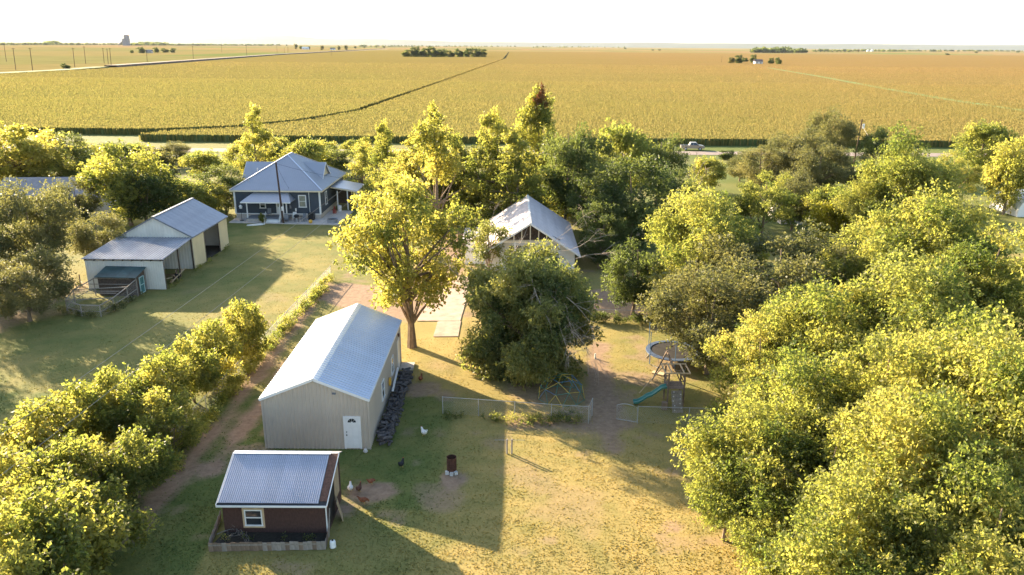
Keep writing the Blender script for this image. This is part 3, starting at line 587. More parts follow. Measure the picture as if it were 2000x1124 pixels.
GR = 'grove along the right side of the yard'; GC = 'tall trees behind the white house'; GL = 'trees around the barn and blue house'; GH = 'hedge of young trees along the left fence'; GF = 'roadside trees on the right'
TREES = [  # crown-top pixel, height, crown radius, kind, label, group
 (806, 262, 12, 4.8, 'tall0', 'sunlit tree right above the lone sycamore crown', GC),
 (872, 244, 13.5, 4.6, 'mid1', 'sunlit tree between the two tall pointed trees', GC),
 (1008, 250, 14, 4.6, 'tall1', 'sunlit tree at the left foot of the red-topped tree', GC),
 (940, 315, 8.5, 4.4, 'mid0', 'shaded tree above the small half-dead tree', GC),
 (990, 345, 6.6, 3.8, 'dark0', 'dark tree touching the left roof edge of the white house', GC),
 (1105, 345, 6.4, 3.8, 'mid1', 'sunlit tree touching the right roof edge of the white house', GC),
 (1160, 262, 12.3, 4.8, 'dark0', 'dark tree between the red-topped tree and the broad crown', GC),
 (1330, 320, 9, 3.6, 'dark1', 'dark tree behind the bare dead shrub', GC),
 (160, 272, 6.5, 4.2, 'mid1', 'yellowish roadside tree above the grey neighbour roof', GL),
 (215, 268, 6.0, 4.2, 'dark1', 'dark roadside tree just above the broad loose tree', GL),
 (262, 272, 5.6, 4.0, 'mid0', 'green roadside tree left of the dull olive tree', GL),
 (340, 276, 5.2, 3.6, 'oak1', 'dull roadside tree left of the gap showing the road', GL),
 (465, 272, 6.4, 3.8, 'mid0', 'roadside tree hiding the foot of the tall slender tree', GL),
 (520, 262, 7.0, 3.8, 'mid1', 'sunlit roadside tree right of the tall slender tree', GL),
 (560, 272, 6.2, 4.0, 'dark1', 'dark roadside tree above the house roof slope', GL),
 (635, 268, 6.2, 3.8, 'mid0', 'roadside tree above the cross gable of the blue house', GL),
 (725, 262, 7.5, 4.2, 'mid1', 'sunlit tree left of the small-topped tree', GC),
 (780, 300, 9, 4.2, 'tall0', 'bright tree hidden behind the sycamore top', GC),
 (1450, 300, 5.2, 3.4, 'oak0', 'low olive bush tree left of the olive row', GF),
 (1680, 300, 7, 4.4, 'oak1', 'olive tree at the foot of the transformer pole', GF),
 (1760, 300, 9, 4.6, 'mid0', 'green tree between transformer pole and the tall light one', GF),
 (1870, 290, 9, 4.6, 'pecan2', 'green tree right behind the tall light green one', GR),
 (1560, 330, 8.5, 4.4, 'oak1', 'olive tree at the foot of the olive roadside row', GF),
 (1700, 350, 9, 4.4, 'pecan0', 'green tree left of the tall light one', GR),
 (1900, 450, 11, 4.8, 'pecan1', 'green tree filling the middle of the grove near the right edge', GR),
 (1580, 560, 9.5, 4.2, 'pecan0', 'green tree right at the edge of the grey olive oak', GR),
 (1720, 540, 10.5, 4.4, 'pecan2', 'green tree in the hollow at the middle of the grove', GR),
 (1860, 660, 10.5, 4.4, 'pecan0', 'green tree on the third row near the right', GR),
 (1560, 720, 8.6, 3.8, 'pecan1', 'tree just behind the bright lawn-edge tree', GR),
 (38, 352, 11, 4.8, 'oak1', 'big dappled olive tree at the left edge, beside the wire pen', GL),
 (18, 228, 13, 8, 'mid1', 'wide yellow green tree filling the left edge below the corn', GL),
 (118, 256, 10, 5, 'dark0', 'dark green tree with bare trunk behind the grey roof on the left', GL),
 (232, 268, 12, 6.3, 'mid1', 'broad loose tree with visible limbs right behind the barn', GL),
 (182, 415, 6.3, 3.4, 'oak1', 'pale bushy tree against the left end of the lean-to', GL),
 (345, 335, 7, 4.2, 'mid0', 'bright bushy tree between barn roof and blue house', GL),
 (395, 285, 6.5, 4.5, 'mid0', 'low bushy tree left of the visible bit of road', GL),
 (300, 280, 7.5, 4.5, 'far1', 'dull olive tree behind the broad loose tree', GL),
 (70, 300, 7, 6, 'mid0', 'rounded tree in the second row at the left edge', GL),
 (176, 296, 7, 5, 'mid0', 'light bushy tree left of the broad loose tree', GL),
 (272, 306, 9.5, 5, 'dark1', 'darker tree tucked behind the broad loose tree', GL),
 (140, 345, 7, 3.4, 'oak1', 'dull tree hanging over the grey neighbour roof', GL),
 (400, 352, 5.5, 3.4, 'mid1', 'low bright tree above the barn ridge end', GL),
 (30, 480, 7, 4, 'oak0', 'shaded tree low on the left edge beside the old wire fence', GL),
 (492, 203, 14, 3.6, 'tall1', 'tall slender tree behind the left half of the blue house', GL),
 (432, 322, 7.2, 4.2, 'dark0', 'dense dark tree touching the left corner of the blue house', GL),
 (600, 258, 9, 4.8, 'mid0', 'rounded green tree directly behind the blue house peak', GL),
 (655, 278, 6.5, 3.8, 'dark1', 'dark bush behind the right end of the blue house', GL),
 (706, 282, 8.3, 4.0, 'tall0', 'bright spreading tree right of the blue house carport', GC),
 (750, 236, 13, 3.4, 'tall1', 'small-topped tree left of the tall pair over the corn', GC),
 (846, 204, 17, 5.2, 'tall0', 'tall sunlit tree with pointed top just behind the lone sycamore', GC),
 (900, 285, 10.8, 4.6, 'tall1', 'mid-height sunlit tree filling the gap above the white house wing', GC),
 (964, 214, 16, 4.8, 'tall1', 'tall sunlit tree left of the red-topped tree', GC),
 (1052, 170, 18.2, 4.6, 'tall0', 'tallest tree, with a reddish dying top', GC),
 (1108, 215, 16, 4.6, 'dark1', 'tall darker tree right of the red-topped tree', GC),
 (1212, 214, 15, 5.8, 'mid0', 'broad green tree crown left of the pickup truck', GC),
 (1290, 245, 12.5, 5.2, 'dark1', 'dark tree partly hiding the pickup truck', GC),
 (1060, 290, 9.6, 4.6, 'mid1', 'sunlit tree directly above the white house ridge', GC),
 (1166, 318, 10, 4.2, 'dark0', 'dark shaded tree at the right corner of the white house', GC),
 (1240, 298, 12, 5.6, 'dark0', 'large dark tree left of the bare dead shrub', GC),
 (1172, 440, 5, 2.6, 'dark1', 'low dark bush right of the white house front', GC),
 (1180, 395, 7, 3.4, 'dark0', 'dark thicket under the tall trees right of the white house', GC),
 (1376, 366, 12, 5.6, 'pecan0', 'bright green rounded tree behind the trampoline', GR),
 (1243, 455, 8, 3.0, 'dark1', 'darker low lobe tree left of the bright one behind the trampoline', GR),
 (1382, 296, 7, 3.3, 'mid0', 'bright bushy tree below the pickup truck', GF),
 (1502, 324, 10, 4.8, 'pecan2', 'leafy tree with a brown patch below the olive roadside trees', GR),
 (1560, 240, 11.5, 5.6, 'oak0', 'olive roadside tree in the middle of the olive row', GF),
 (1626, 210, 13, 5.0, 'oak1', 'highest dark olive roadside tree left of the transformer pole', GF),
 (1492, 272, 9, 4.8, 'oak0', 'lowest olive roadside tree, nearest the pickup truck', GF),
 (1608, 280, 9, 5.4, 'oak1', 'dull olive tree below the highest roadside tree', GF),
 (1716, 246, 10, 3.8, 'dark0', 'dark green tree right of the transformer pole', GF),
 (1802, 236, 16, 6.6, 'pecan1', 'tall light green tree standing above the grove', GR),
 (1930, 222, 12, 5.6, 'mid0', 'spreading roadside tree near the top right corner', GF),
 (1994, 250, 13, 4.6, 'mid1', 'thin yellowish tree on the right edge below the corn', GF),
 (1640, 345, 8.5, 4.2, 'mid0', 'light bushy tree behind the golden tree', GR),
 (1624, 388, 6.3, 2.8, 'gold', 'small golden yellow tree in the middle of the grove', GR),
 (1532, 432, 11, 6.6, 'oak0', 'big grey olive oak behind the play set', GR),
 (1398, 520, 8.6, 5.0, 'oak1', 'lower grey olive oak overhanging the trampoline', GR),
 (1702, 428, 11, 5, 'pecan2', 'green tree right behind the big grey olive oak', GR),
 (1840, 372, 13, 5.6, 'pecan0', 'green tree in front of the tall light green one', GR),
 (1962, 420, 12.5, 5.4, 'pecan2', 'green tree below the white tarpaulin on the right edge', GR),
 (1652, 532, 11, 4.8, 'pecan1', 'light green tree in front of the grey olive oak', GR),
 (1800, 500, 12, 5.2, 'pecan0', 'full green tree in the centre of the right-hand grove', GR),
 (1494, 606, 9, 4.0, 'pecan2', 'drooping green tree over the end of the chain-link fence', GR),
 (1620, 664, 10, 4.4, 'pecan1', 'feathery bright tree, third row from the front of the grove', GR),
 (1752, 622, 11, 4.8, 'pecan2', 'lumpy green tree on the third row of the grove', GR),
 (1902, 566, 12, 5.2, 'pecan1', 'tall green tree on the right side, middle height of the picture', GR),
 (1992, 652, 12, 4.8, 'pecan0', 'green tree cut by the right edge, just below half height', GR),
 (1500, 790, 8, 3.7, 'pecan0', 'bright yellow green tree on the lawn edge right of the fence', GR),
 (1640, 800, 9, 4.0, 'pecan2', 'bright tree on the second row from the front of the grove', GR),
 (1780, 780, 10, 4.4, 'pecan0', 'shaded gap-filled tree on the second row of the grove', GR),
 (1932, 762, 10.5, 4.4, 'pecan1', 'bright tree by the right edge on the second row of the grove', GR),
 (1556, 955, 6, 3.0, 'pecan1', 'front tree nearest the sunlit lawn at the bottom of the grove', GR),
 (1700, 928, 8.5, 3.9, 'pecan0', 'front tree second from the sunlit lawn at the bottom', GR),
 (1850, 950, 9, 3.9, 'pecan2', 'front tree second from the bottom right corner', GR),
 (1992, 900, 10, 4.0, 'pecan1', 'front tree at the bottom right corner', GR),
 (1765, 1085, 7, 3.4, 'pecan1', 'lowest tree cut by the bottom edge of the grove', GR),
 (1955, 1085, 8, 3.6, 'pecan0', 'tree cut by the bottom edge near the right corner', GR),
 (1432, 878, 5.2, 2.2, 'pecan2', 'small bright tree leaning out over the lawn shadow', GR),
 (468, 582, 5.6, 2.1, 'shrub0', 'topmost hedge tree, taller, beside the left fence', GH),
 (408, 622, 5.2, 2.2, 'shrub0', 'second hedge tree from the top along the left fence', GH),
 (362, 655, 5.0, 2.2, 'shrub1', 'dense dark-sided third hedge tree from the top', GH),
 (300, 692, 5.0, 2.4, 'shrub0', 'fourth hedge tree from the top with a ragged crown', GH),
 (232, 716, 5.0, 2.4, 'shrub1', 'fifth hedge tree from the top on the lawn side', GH),
 (318, 765, 4.2, 2.1, 'shrub1', 'low hedge tree beside the bare litter strip', GH),
 (150, 742, 5.0, 2.5, 'shrub0', 'sunlit hedge tree at the left lawn edge', GH),
 (66, 778, 5.4, 2.8, 'shrub0', 'sunlit hedge tree nearest the left edge of the picture', GH),
 (245, 838, 4.2, 2.2, 'shrub1', 'low shaded hedge tree with a dead branch', GH),
 (140, 852, 5.0, 2.6, 'shrub0', 'hedge tree in the middle of the thick lower hedge', GH),
 (20, 862, 5.8, 3.0, 'shrub1', 'thick hedge tree on the left edge below the sunlit lawn', GH),
 (170, 950, 4.4, 2.4, 'shrub1', 'shaded hedge tree facing the chicken coop', GH),
 (66, 950, 5.8, 2.8, 'shrub0', 'yellow topped hedge tree near the bottom left corner', GH),
 (10, 1010, 6.0, 2.8, 'shrub1', 'hedge tree at the bottom left corner', GH),
 (70, 1070, 5.4, 2.6, 'shrub1', 'lowest hedge tree cut by the bottom edge', GH),
]
for px, py, h, r, k, lab, grp in TREES:
    nm = 'hedge_tree' if grp == GH else ('oak_tree' if 'oak' in k and grp == GR else 'tree')
    plant(k, at(px, py, h), h, r, lab, grp, nm)
# trees standing just outside the left edge, whose shade lies on the lawn
for (x, y, h, r, k, lab) in ((-58, 64, 11, 5.5, 'oak1', 'tree beyond the left edge that shades the lawn by the pen'), (-52, 54, 8, 4.5, 'mid1', 'tree beyond the left edge that shades the near lawn'), (-62, 77, 12, 6, 'oak0', 'tree beyond the left edge behind the old wire fence'), (-68, 68, 13, 6, 'mid0', 'tall tree beyond the left edge that shades the middle lawn')):
    plant(k, (x, y), h, r, lab, GL)

# lone sycamore on the drive
ph = 15.0
tm, cm = tree_meshes(21, ph, 5.9, 'leaf_lit', 66, .25, .085, zlo=.20, n_cl=64, shape='round', clr=(.14, .28), spray=5, n_limb=26, trunk_r=.0215, flat=.75)
s = thing('sycamore_tree', 'tall sunlit yellow green tree with bare trunk beside the metal shed', 'tree', (-8.27, 59.46, 0)); s.scale = (1, 1, 1)
link('trunk', tm, s); link('crown', cm, s)

# round drooping tree with dead branches in front of the white house
tm, cm = tree_meshes(22, 10.9, 5.9, 'leaf_willow', 170, .24, .055, zlo=-.22, n_cl=96, clr=(.16, .28), droop=.7, spray=6, n_limb=20, trunk_r=.022)
w = thing('drooping_tree', 'large round dark tree with dead grey branches in front of the white house', 'tree', (0.8, 54.6, 0)); link('trunk', tm, w); link('crown', cm, w)
def dead_branches(seed, starts, n_sub, spread, r0=.035):
    rs = np.random.RandomState(seed); mb = MB()
    for a, b_ in starts:
        a, b_ = np.array(a, float), np.array(b_, float); L = np.linalg.norm(b_-a)
        main = bez(a, (a+b_)/2+rs.randn(3)*L*.12, b_, 6); mb.path(main, [r0*(1-.8*i/5) for i in range(6)], 4, False)
        for k in range(n_sub):
            p = main[1+int(rs.rand()*5)]; e_ = p+(b_-a)*.25*rs.rand()+rs.randn(3)*spread; mb.path(bez(p, (p+e_)/2+rs.randn(3)*.1, e_, 4), [r0*.4, r0*.3, r0*.22, r0*.1], 3, False)
            for q in range(3):
                f_ = e_+rs.randn(3)*spread*.5-np.array([0, 0, .15]); mb.path([(p+e_)/2, (p+2*e_)/3, f_], [r0*.25, r0*.2, r0*.08], 3, False)
    return mb
st = [((1.5, -2.5, 7.5), (3.6, -4.6, 4.2)), ((1.8, -3, 6.8), (4.6, -3.6, 3.2)), ((2, -2.5, 7.8), (4.9, -2.8, 4.8)), ((.5, -2.5, 8.6), (1.6, -4.4, 6.4)), ((3, -2, 6), (5.2, -3.4, 2.6)), ((2.2, -3.2, 6), (3.2, -4.9, 3.4))]
o = dead_branches(3, st, 16, .55).part('dead_branch', 'pale_bark', w); o['kind'] = 'stuff'
st = [((1, 2, 9), (4.6, 3, 11.6)), ((2, 2, 9), (5.4, 1.5, 10.6)), ((-1, 1, 9), (.5, 1.5, 11.8)), ((2.5, 0, 8.4), (5.9, 1.0, 9.2)), ((-3.4, 0, 7.6), (-5.6, 1.0, 9.2)), ((-3.6, 1, 7), (-6.0, 2, 8.4))]
o = dead_branches(4, st, 12, .45, .022).part('dead_branch', 'pale_bark', w); o['kind'] = 'stuff'

# small tree by the corner of the white house with dead limbs
t = plant('small', at(955, 415, 7.2), 7.2, 2.3, 'small half-dead tree against the left corner of the white house', GC)
dead_branches(5, [((0, 0, 3), (-.8, -.3, 7.6)), ((0, 0, 2.5), (1.4, -1.0, 3.6)), ((.2, 0, 3), (.9, -1.4, 1.8)), ((0, 0, 3), (-1.6, 0, 4.8))], 9, .5).part('dead_branch', 'pale_bark', t)
# bare dead shrub
p = at(1345, 388, .5); t = thing('dead_shrub', 'bare pale dead shrub with upright branches above the bright tree', 'shrub', (p.x, p.y, 0))
dead_branches(6, [((0, 0, 0), (dx, dy, hh)) for dx, dy, hh in ((-2.6, 0, 6), (-1.5, .3, 6.8), (-.5, 0, 7.2), (.8, .2, 6.6), (1.8, -.2, 6.2), (2.4, .4, 5.2))], 9, .55, .09).part('branch', 'pale_bark', t)
# red dying top of the tallest tree
rt = [o for o in C.objects if o.get('label', '').startswith('tallest tree')][0]
rs = np.random.RandomState(8); V, F, T = leaf_cloud(rs, [((.5, -.6, 15.4), (.55, .55, .95), .6), ((.2, -.9, 14.4), (.7, .7, .8), .5), ((.9, -.4, 13.9), (.6, .6, .7), .4), ((.1, -.5, 13.4), (.8, .8, .7), .5)], 150, .28, .08)
o = link('dying_top', np_mesh('dying_top', V, F, M['leaf_red'], {'tint': ('FACE', T)}), rt); o['label'] = 'reddish brown dying leaves at the top'
V, F, T = leaf_cloud(rs, [((-1.0, -.2, 14.3), (.8, .8, .7), .6), ((-.5, -.3, 13.2), (1.1, 1.1, .9), .5), ((.7, 0, 12.4), (1.2, 1.2, .9), .5), ((-1.2, .2, 12.0), (1.1, 1.1, .8), .6)], 70, .3, .1)
link('upper_crown', np_mesh('upper_crown', V, F, M['leaf_lit'], {'tint': ('FACE', T)}), rt)
rt.rotation_euler = (0, 0, 0)

# purple-brown roadside scrub on the left and low weeds: bushes along the road
GB = 'low bushes along the road'
for px, py, h, r, lab in ((250, 290, 3.6, 3, 'low dull bush beside the road behind the broad loose tree'), (190, 284, 3.4, 3.2, 'low roadside bush at the foot of the left corn edge'), (330, 290, 3.2, 2.4, 'low bush left of the visible bit of road'),
                          (640, 288, 3.6, 3, 'low bush at the corn edge right of the blue house peak'), (690, 268, 4.2, 3, 'low bush at the corn edge above the carport'), (545, 262, 5, 3, 'bush behind the tall slender tree'), (1420, 292, 2.2, 2, 'small roadside bush just right of the pickup truck')):
    plant('far0' if h < 4 else 'mid0', at(px, py, h), h, r, lab, GB, 'bush', 'bush')
# low weeds and vines on fences, uncountable
def weeds(name, pts, n_, hgt, wid, label, leaf='leaf_pecan', seed=0):
    rs = np.random.RandomState(seed); cl = []
    L = [math.dist(a, b_) for a, b_ in zip(pts[:-1], pts[1:])]; tot = sum(L)
    for i in range(n_):
        q = rs.rand()*tot; k = 0
        while q > L[k] and k < len(L)-1: q -= L[k]; k += 1
        f = q/L[k]; x = pts[k][0]+(pts[k+1][0]-pts[k][0])*f+rs.randn()*wid; y = pts[k][1]+(pts[k+1][1]-pts[k][1])*f+rs.randn()*wid
        r = hgt*(.25+.35*rs.rand()); cl.append(((x, y, r*.7+rs.rand()*hgt*.4), (r, r, r*.9), rs.rand()))
    V, F, T = leaf_cloud(rs, cl, 260, .14, .035, -.3, 4)
    o = link(name, np_mesh(name, V, F, M[leaf], {'tint': ('FACE', T)})); tag(o, label, 'weeds', kind='stuff')
weeds('fence_weeds', [(-20.2, 38), (-20, 52), (-19.8, 66), (-19.5, 79)], 170, .85, .35, 'tall weeds growing through the long left wire fence', 'leaf_pecan', 1)
weeds('vines', [(-1.6, 46.4), (0, 46.3), (1.6, 46.3), (4.8, 46.4)], 42, .6, .25, 'vines and brush piled along the front yard fence', 'leaf_willow', 2)
bp_ = thing('brush_pile', 'pile of grey brush and cut branches behind the front fence', 'brush pile', (3.6, 46.75, 0))
dead_branches(31, [((-1.3+.35*k, .1*(k % 3), .1), (-.5+.35*k, .3-.2*(k % 2), .55)) for k in range(7)], 7, .3, .035).part('branches', 'pale_bark', bp_)['kind'] = 'stuff'
weeds('low_weeds', [(-4.6, 46.9), (-3.2, 46.6)], 10, .35, .25, 'dark low weeds at the left end of the front fence', 'leaf_dark', 3)
weeds('back_fence_vines', [(6.8, 66), (10, 65.6), (14.5, 65.4)], 40, .9, .2, 'vines climbing the back yard fence', 'leaf_dark', 4)
weeds('pen_weeds', [(-41.5, 67.2), (-37.5, 66.2), (-37, 71)], 40, .6, .4, 'rank weeds growing in and around the wire pen', 'leaf_oak', 5)
weeds('edge_weeds', [(-52, 64), (-46, 70), (-45, 76)], 40, .6, .6, 'tall dry weeds along the far left fence', 'leaf_oak', 6)
weeds('barn_weeds', [(-35, 74.3), (-34.9, 80), (-34.9, 92)], 26, .4, .15, 'weeds along the foot of the barn wall', 'leaf_pecan', 7)

# ------------------------------------------------------------------ metal shed
def instances(me, name, parent, locs, rz=0.0):
    return [link(name, me, parent, p, rz) for p in locs]
s = thing('metal_shed', 'long tan metal shed with silver ribbed gable roof and white door', 'shed', (-11.95, 42.48, 0))
hw, Ln, EV, RG = 3.235, 13.84, 3.45, 4.76
MB().prism([(-hw+.04, .04, 0), (hw-.04, .04, 0), (hw-.04, .04, EV-.03), (0, .04, RG-.07), (-hw+.04, .04, EV-.03)], (0, Ln-.08, 0)).part('wall_core', 'tan_metal', s)
sl = (RG-EV)/hw; pw = 2*hw/7
wl_ = link('wall', None, s)
for i in range(7):
    x0 = -hw+i*pw
    rib_sheet((x0, .015, 0), (1, 0, 0), (0, 0, 1), (0, -1, 0), pw, .231, 0, lambda u, x0=x0: RG-.05-sl*abs(x0+u), .04, .045).part('wall_panel', 'tan_metal', wl_)
me = rib_sheet((0, 0, 0), (0, 1, 0), (0, 0, 1), (1, 0, 0), Ln/15, .231, 0, EV-.04, .04, .045).mesh('side_panel', 'tan_metal')
instances(me, 'wall_panel', wl_, [(hw-.015, i*Ln/15, 0) for i in range(15)])
me = rib_sheet((0, 0, 0), (0, -1, 0), (0, 0, 1), (-1, 0, 0), Ln/15, .231, 0, EV-.04, .04, .045).mesh('side_panel', 'tan_metal')
instances(me, 'wall_panel', wl_, [(-hw+.015, (i+1)*Ln/15, 0) for i in range(15)])
rf = link('roof', None, s); th = math.atan(sl); RL = hw/math.cos(th)+.10
for sd in (-1, 1):
    me = rib_sheet((sd*.06, 0, RG+.0), (0, 1, 0), (sd*math.cos(th), 0, -math.sin(th)), (sd*math.sin(th), 0, math.cos(th)), (Ln+.2)/15, .308, 0, RL-.06, .06, .085).mesh('roof_panel', 'galv')
    instances(me, 'roof_panel', rf, [(0, -.1+i*(Ln+.2)/15, 0) for i in range(15)])
    MB().beam((sd*(hw+.10), -.12, EV-.07), (sd*(hw+.10), Ln+.12, EV-.07), .05, .13).part('eave_trim', 'white', rf)
    MB().beam((sd*.0, -.14, RG-.03), (sd*(hw+.12), -.14, EV-.08), .04, .16).part('rake_trim', 'white', rf)
    MB().beam((sd*.0, Ln+.14, RG-.03), (sd*(hw+.12), Ln+.14, EV-.08), .04, .16).part('rake_trim', 'white', rf)
c_ = MB()
for sd in (-1, 1):
    c_.prism([(0, -.17, RG+.07), (sd*.34*math.cos(th), -.17, RG+.075-.34*math.sin(th)), (sd*.34*math.cos(th), -.17, RG+.05-.34*math.sin(th)), (0, -.17, RG+.045)], (0, Ln+.34, 0))
c_.part('ridge_cap', 'white', rf)
for x_ in (-hw, hw): MB().span(x_-.05, x_+.05, -.035, .05, 0, EV-.08).part('corner_trim', 'tan_metal', s)
# white door with fanlight
dr = MB().span(1.76, 2.62, -.055, .02, .10, 2.16).part('door', 'white', s)
fr = MB(); fr.span(1.66, 1.76, -.07, .02, .06, 2.26).span(2.62, 2.72, -.07, .02, .06, 2.26).span(1.76, 2.62, -.07, .02, 2.16, 2.26).part('door_frame', 'white', s)
for k in range(4):
    a0, a1 = math.pi*(k+.06)/4, math.pi*(k+.94)/4
    MB().prism([(2.19+.07*math.cos(a0), -.058, 1.86+.07*math.sin(a0)), (2.19+.07*math.cos(a1), -.058, 1.86+.07*math.sin(a1)), (2.19+.26*math.cos(a1), -.058, 1.86+.26*math.sin(a1)), (2.19+.26*math.cos((a0+a1)/2), -.058, 1.86+.26*math.sin((a0+a1)/2)), (2.19+.26*math.cos(a0), -.058, 1.86+.26*math.sin(a0))], (0, -.012, 0)).part('fanlight_pane', 'glass', dr)
MB().ball((1.84, -.11, 1.02), .045).part('knob', 'black', dr); MB().ball((1.84, -.085, 1.22), .035).part('deadbolt', 'black', dr)
for z_ in (.45, 1.15):
    for x_ in (2.0, 2.38): MB().span(x_-.13, x_+.13, -.067, -.05, z_-.24, z_+.28).part('door_panel', 'white', dr)
for y_ in (5.0, 9.25): window(s, (hw+.03, y_, 1.70), math.pi/2, .85, 1.15, 'white', 'glass', .07, 2, 1)
MB().span(hw-.01, hw+.06, 11.75, 12.70, .1, 2.5).part('side_door', 'white', s)
MB().box((hw+.13, 12.05, 2.95), (.12, .14, .22)).part('wall_lamp', 'rust', s)
MB().lathe([(.30, -.05), (.30, .05), (.17, .05), (.17, -.05), (.30, -.05)], n=14).part('hose_reel', 'orange', s, (hw+.16, 7.2, 1.3)).rotation_euler = (0, math.pi/2, 0)
MB().beam((hw+.45, 6.4, .95), (hw+.25, 10.4, 1.0), .14, .06).part('plank_shelf', 'white', s)
MB().span(1.1, 1.32, -.12, .0, 3.75, 3.83).part('cable_box', 'grey_paint', s)
tag(MB().prism([(-8.62, 54.7, -.05), (-7.6, 54.7, -.05), (-7.6, 55.9, -.05), (-8.62, 55.9, -.05)], (0, 0, .19)).part('concrete_step', 'patio'), 'concrete step at the far right corner of the metal shed', 'step')
tag(MB().ball((0, 0, .1), (.14, .12, .16), 7, 5).part('white_stone', 'block', None, (-8.95, 42.1, 0)), 'small pale stone at the near right corner of the metal shed', 'stone')

# firewood stack along the right wall
fw = thing('firewood_stack', 'long dark stack of split firewood against the right shed wall', 'firewood', (-8.5, 43.0, 0))
rnd = random.Random(9); logs = []
for k in range(6):
    mb = MB(); nn = 5 if k % 2 else 4; r_ = .10+.03*rnd.random()
    P = [(r_*rnd.uniform(.8, 1.15)*math.cos(2*math.pi*j/nn), r_*rnd.uniform(.7, 1.1)*math.sin(2*math.pi*j/nn)) for j in range(nn)]
    mb.prism([(-.25, a, c) for a, c in P], (.50, 0, 0)); logs.append(mb.mesh('split_log', 'log'))
cnt = 0
for j in range(44):
    for lv in range(4):
        for row in range(2):
            if cnt >= 295 or rnd.random() < .12+.12*lv: continue
            o = link('split_log', rnd.choice(logs), fw, (.30+row*.42+rnd.uniform(-.16, .16), .1+j*.245+rnd.uniform(-.12, .12), .10+lv*.15+rnd.uniform(-.04, .04)))
            o.rotation_euler = (rnd.random()*6, rnd.uniform(-.3, .3), rnd.uniform(-.5, .5) if rnd.random() < .55 else rnd.uniform(-1.7, 1.7)); cnt += 1

# ------------------------------------------------------------------ chicken coop
c = thing('chicken_coop', 'small brown chicken coop with corrugated silver roof and framed window', 'coop', (-11.95, 33.65, 0))
W_, D_ = 2.62, 3.35
MB().prism([(-W_, 0, 0), (-W_, D_, 0), (-W_, D_, 2.68), (-W_, 2.55, 3.08), (-W_, 0, 1.95)], (2*W_, 0, 0)).part('wall', 'brown_wall', c)
cr_ = link('roof', None, c); a_ = math.atan2(3.26-1.98, 2.55+.36); e0 = Vector((0, -.36, 2.00)); Vd = Vector((0, math.cos(a_), math.sin(a_))); Nd = Vector((0, -math.sin(a_), math.cos(a_)))
Ls = 2.91/math.cos(a_)
MB().prism([Vector((-W_-.12, 0, 0))+e0-Nd*.06, Vector((W_+.14, 0, 0))+e0-Nd*.06, Vector((W_+.20, 0, 0))+e0+Vd*Ls-Nd*.06, Vector((-W_-.12, 0, 0))+e0+Vd*Ls-Nd*.06], Nd*.05).part('underlay', 'felt', cr_)
npan = 7; wpan = (2*W_-.18)/npan
me = rib_sheet((0, 0, 0), (1, 0, 0), tuple(Vd), tuple(Nd), wpan, .11, .10, Ls-.1, .032, .045).mesh('roof_panel', 'galv_coop')
instances(me, 'roof_panel', cr_, [(-W_-.10+i*wpan, e0.y+Nd.y*.02, e0.z+Nd.z*.02) for i in range(npan)])
MB().prism([Vector((W_-.26, 0, 0))+e0+Nd*.0+Vd*.25, Vector((W_+.12, 0, 0))+e0+Nd*.0+Vd*.25, Vector((W_+.19, 0, 0))+e0+Vd*(Ls-.02), Vector((W_-.26, 0, 0))+e0+Vd*(Ls-.02)], Nd*.012).part('bare_strip', 'brown_shingle', cr_)
MB().prism([(-W_-.12, 2.53, 3.22), (W_+.1, 2.53, 3.22), (W_+.12, 3.65, 2.74), (-W_-.12, 3.65, 2.72)], (0, 0, .05)).part('rear_slope', 'galv_old', cr_)
MB().beam((-W_-.12, 2.56, 3.30), (W_-.2, 2.56, 3.30), .30, .03).part('ridge_flashing', 'galv', cr_)
MB().beam((-W_-.14, -.39, 1.93), (W_+.16, -.39, 1.95), .035, .10).part('fascia', 'white', cr_)
MB().beam((W_+.16, -.37, 1.97), (W_+.22, 2.55, 3.28), .035, .09).part('rake_trim', 'white', cr_)
MB().beam((-W_-.14, -.37, 1.97), (-W_-.14, 2.55, 3.27), .035, .09).part('rake_trim', 'white', cr_)
MB().span(W_-.02, W_+.03, -.03, .05, .0, 1.9).part('corner_trim', 'white', c)
window(c, (-1.07, -.02, 1.05), 0, .78, .82, 'white', 'glass', .06, 2, 1, .10)
tr_ = MB(); tr_.span(-1.62, -.52, -.05, .0, 1.525, 1.61).span(-1.62, -.52, -.05, .0, .47, .57).span(-1.62, -1.525, -.05, .0, .57, 1.525).span(-.615, -.52, -.05, .0, .57, 1.525).part('window_trim', 'newwood', c)
MB().span(W_+.0, W_+.02, .55, 1.75, .25, 1.95).part('doorway', 'dark', c)  # near-black sheet on the solid wall, its colour standing for the shade inside
MB().span(W_+.02, W_+.06, 1.8, 2.75, .9, 2.5).part('plywood_sheet', 'ply', c)
MB().beam((W_+.12, 1.15, .05), (W_+.10, 1.0, 1.45), .05, .95).part('ramp_post', 'greywood', c) if False else None
MB().box((W_+.33, 1.45, .62), (.04, .62, 1.2), .25, 0, -.22).part('leaning_board', 'ply', c)
MB().beam((W_+.10, -.2, .05), (W_+.06, .5, 1.3), .05, .12).part('brace_board', 'greywood', c)

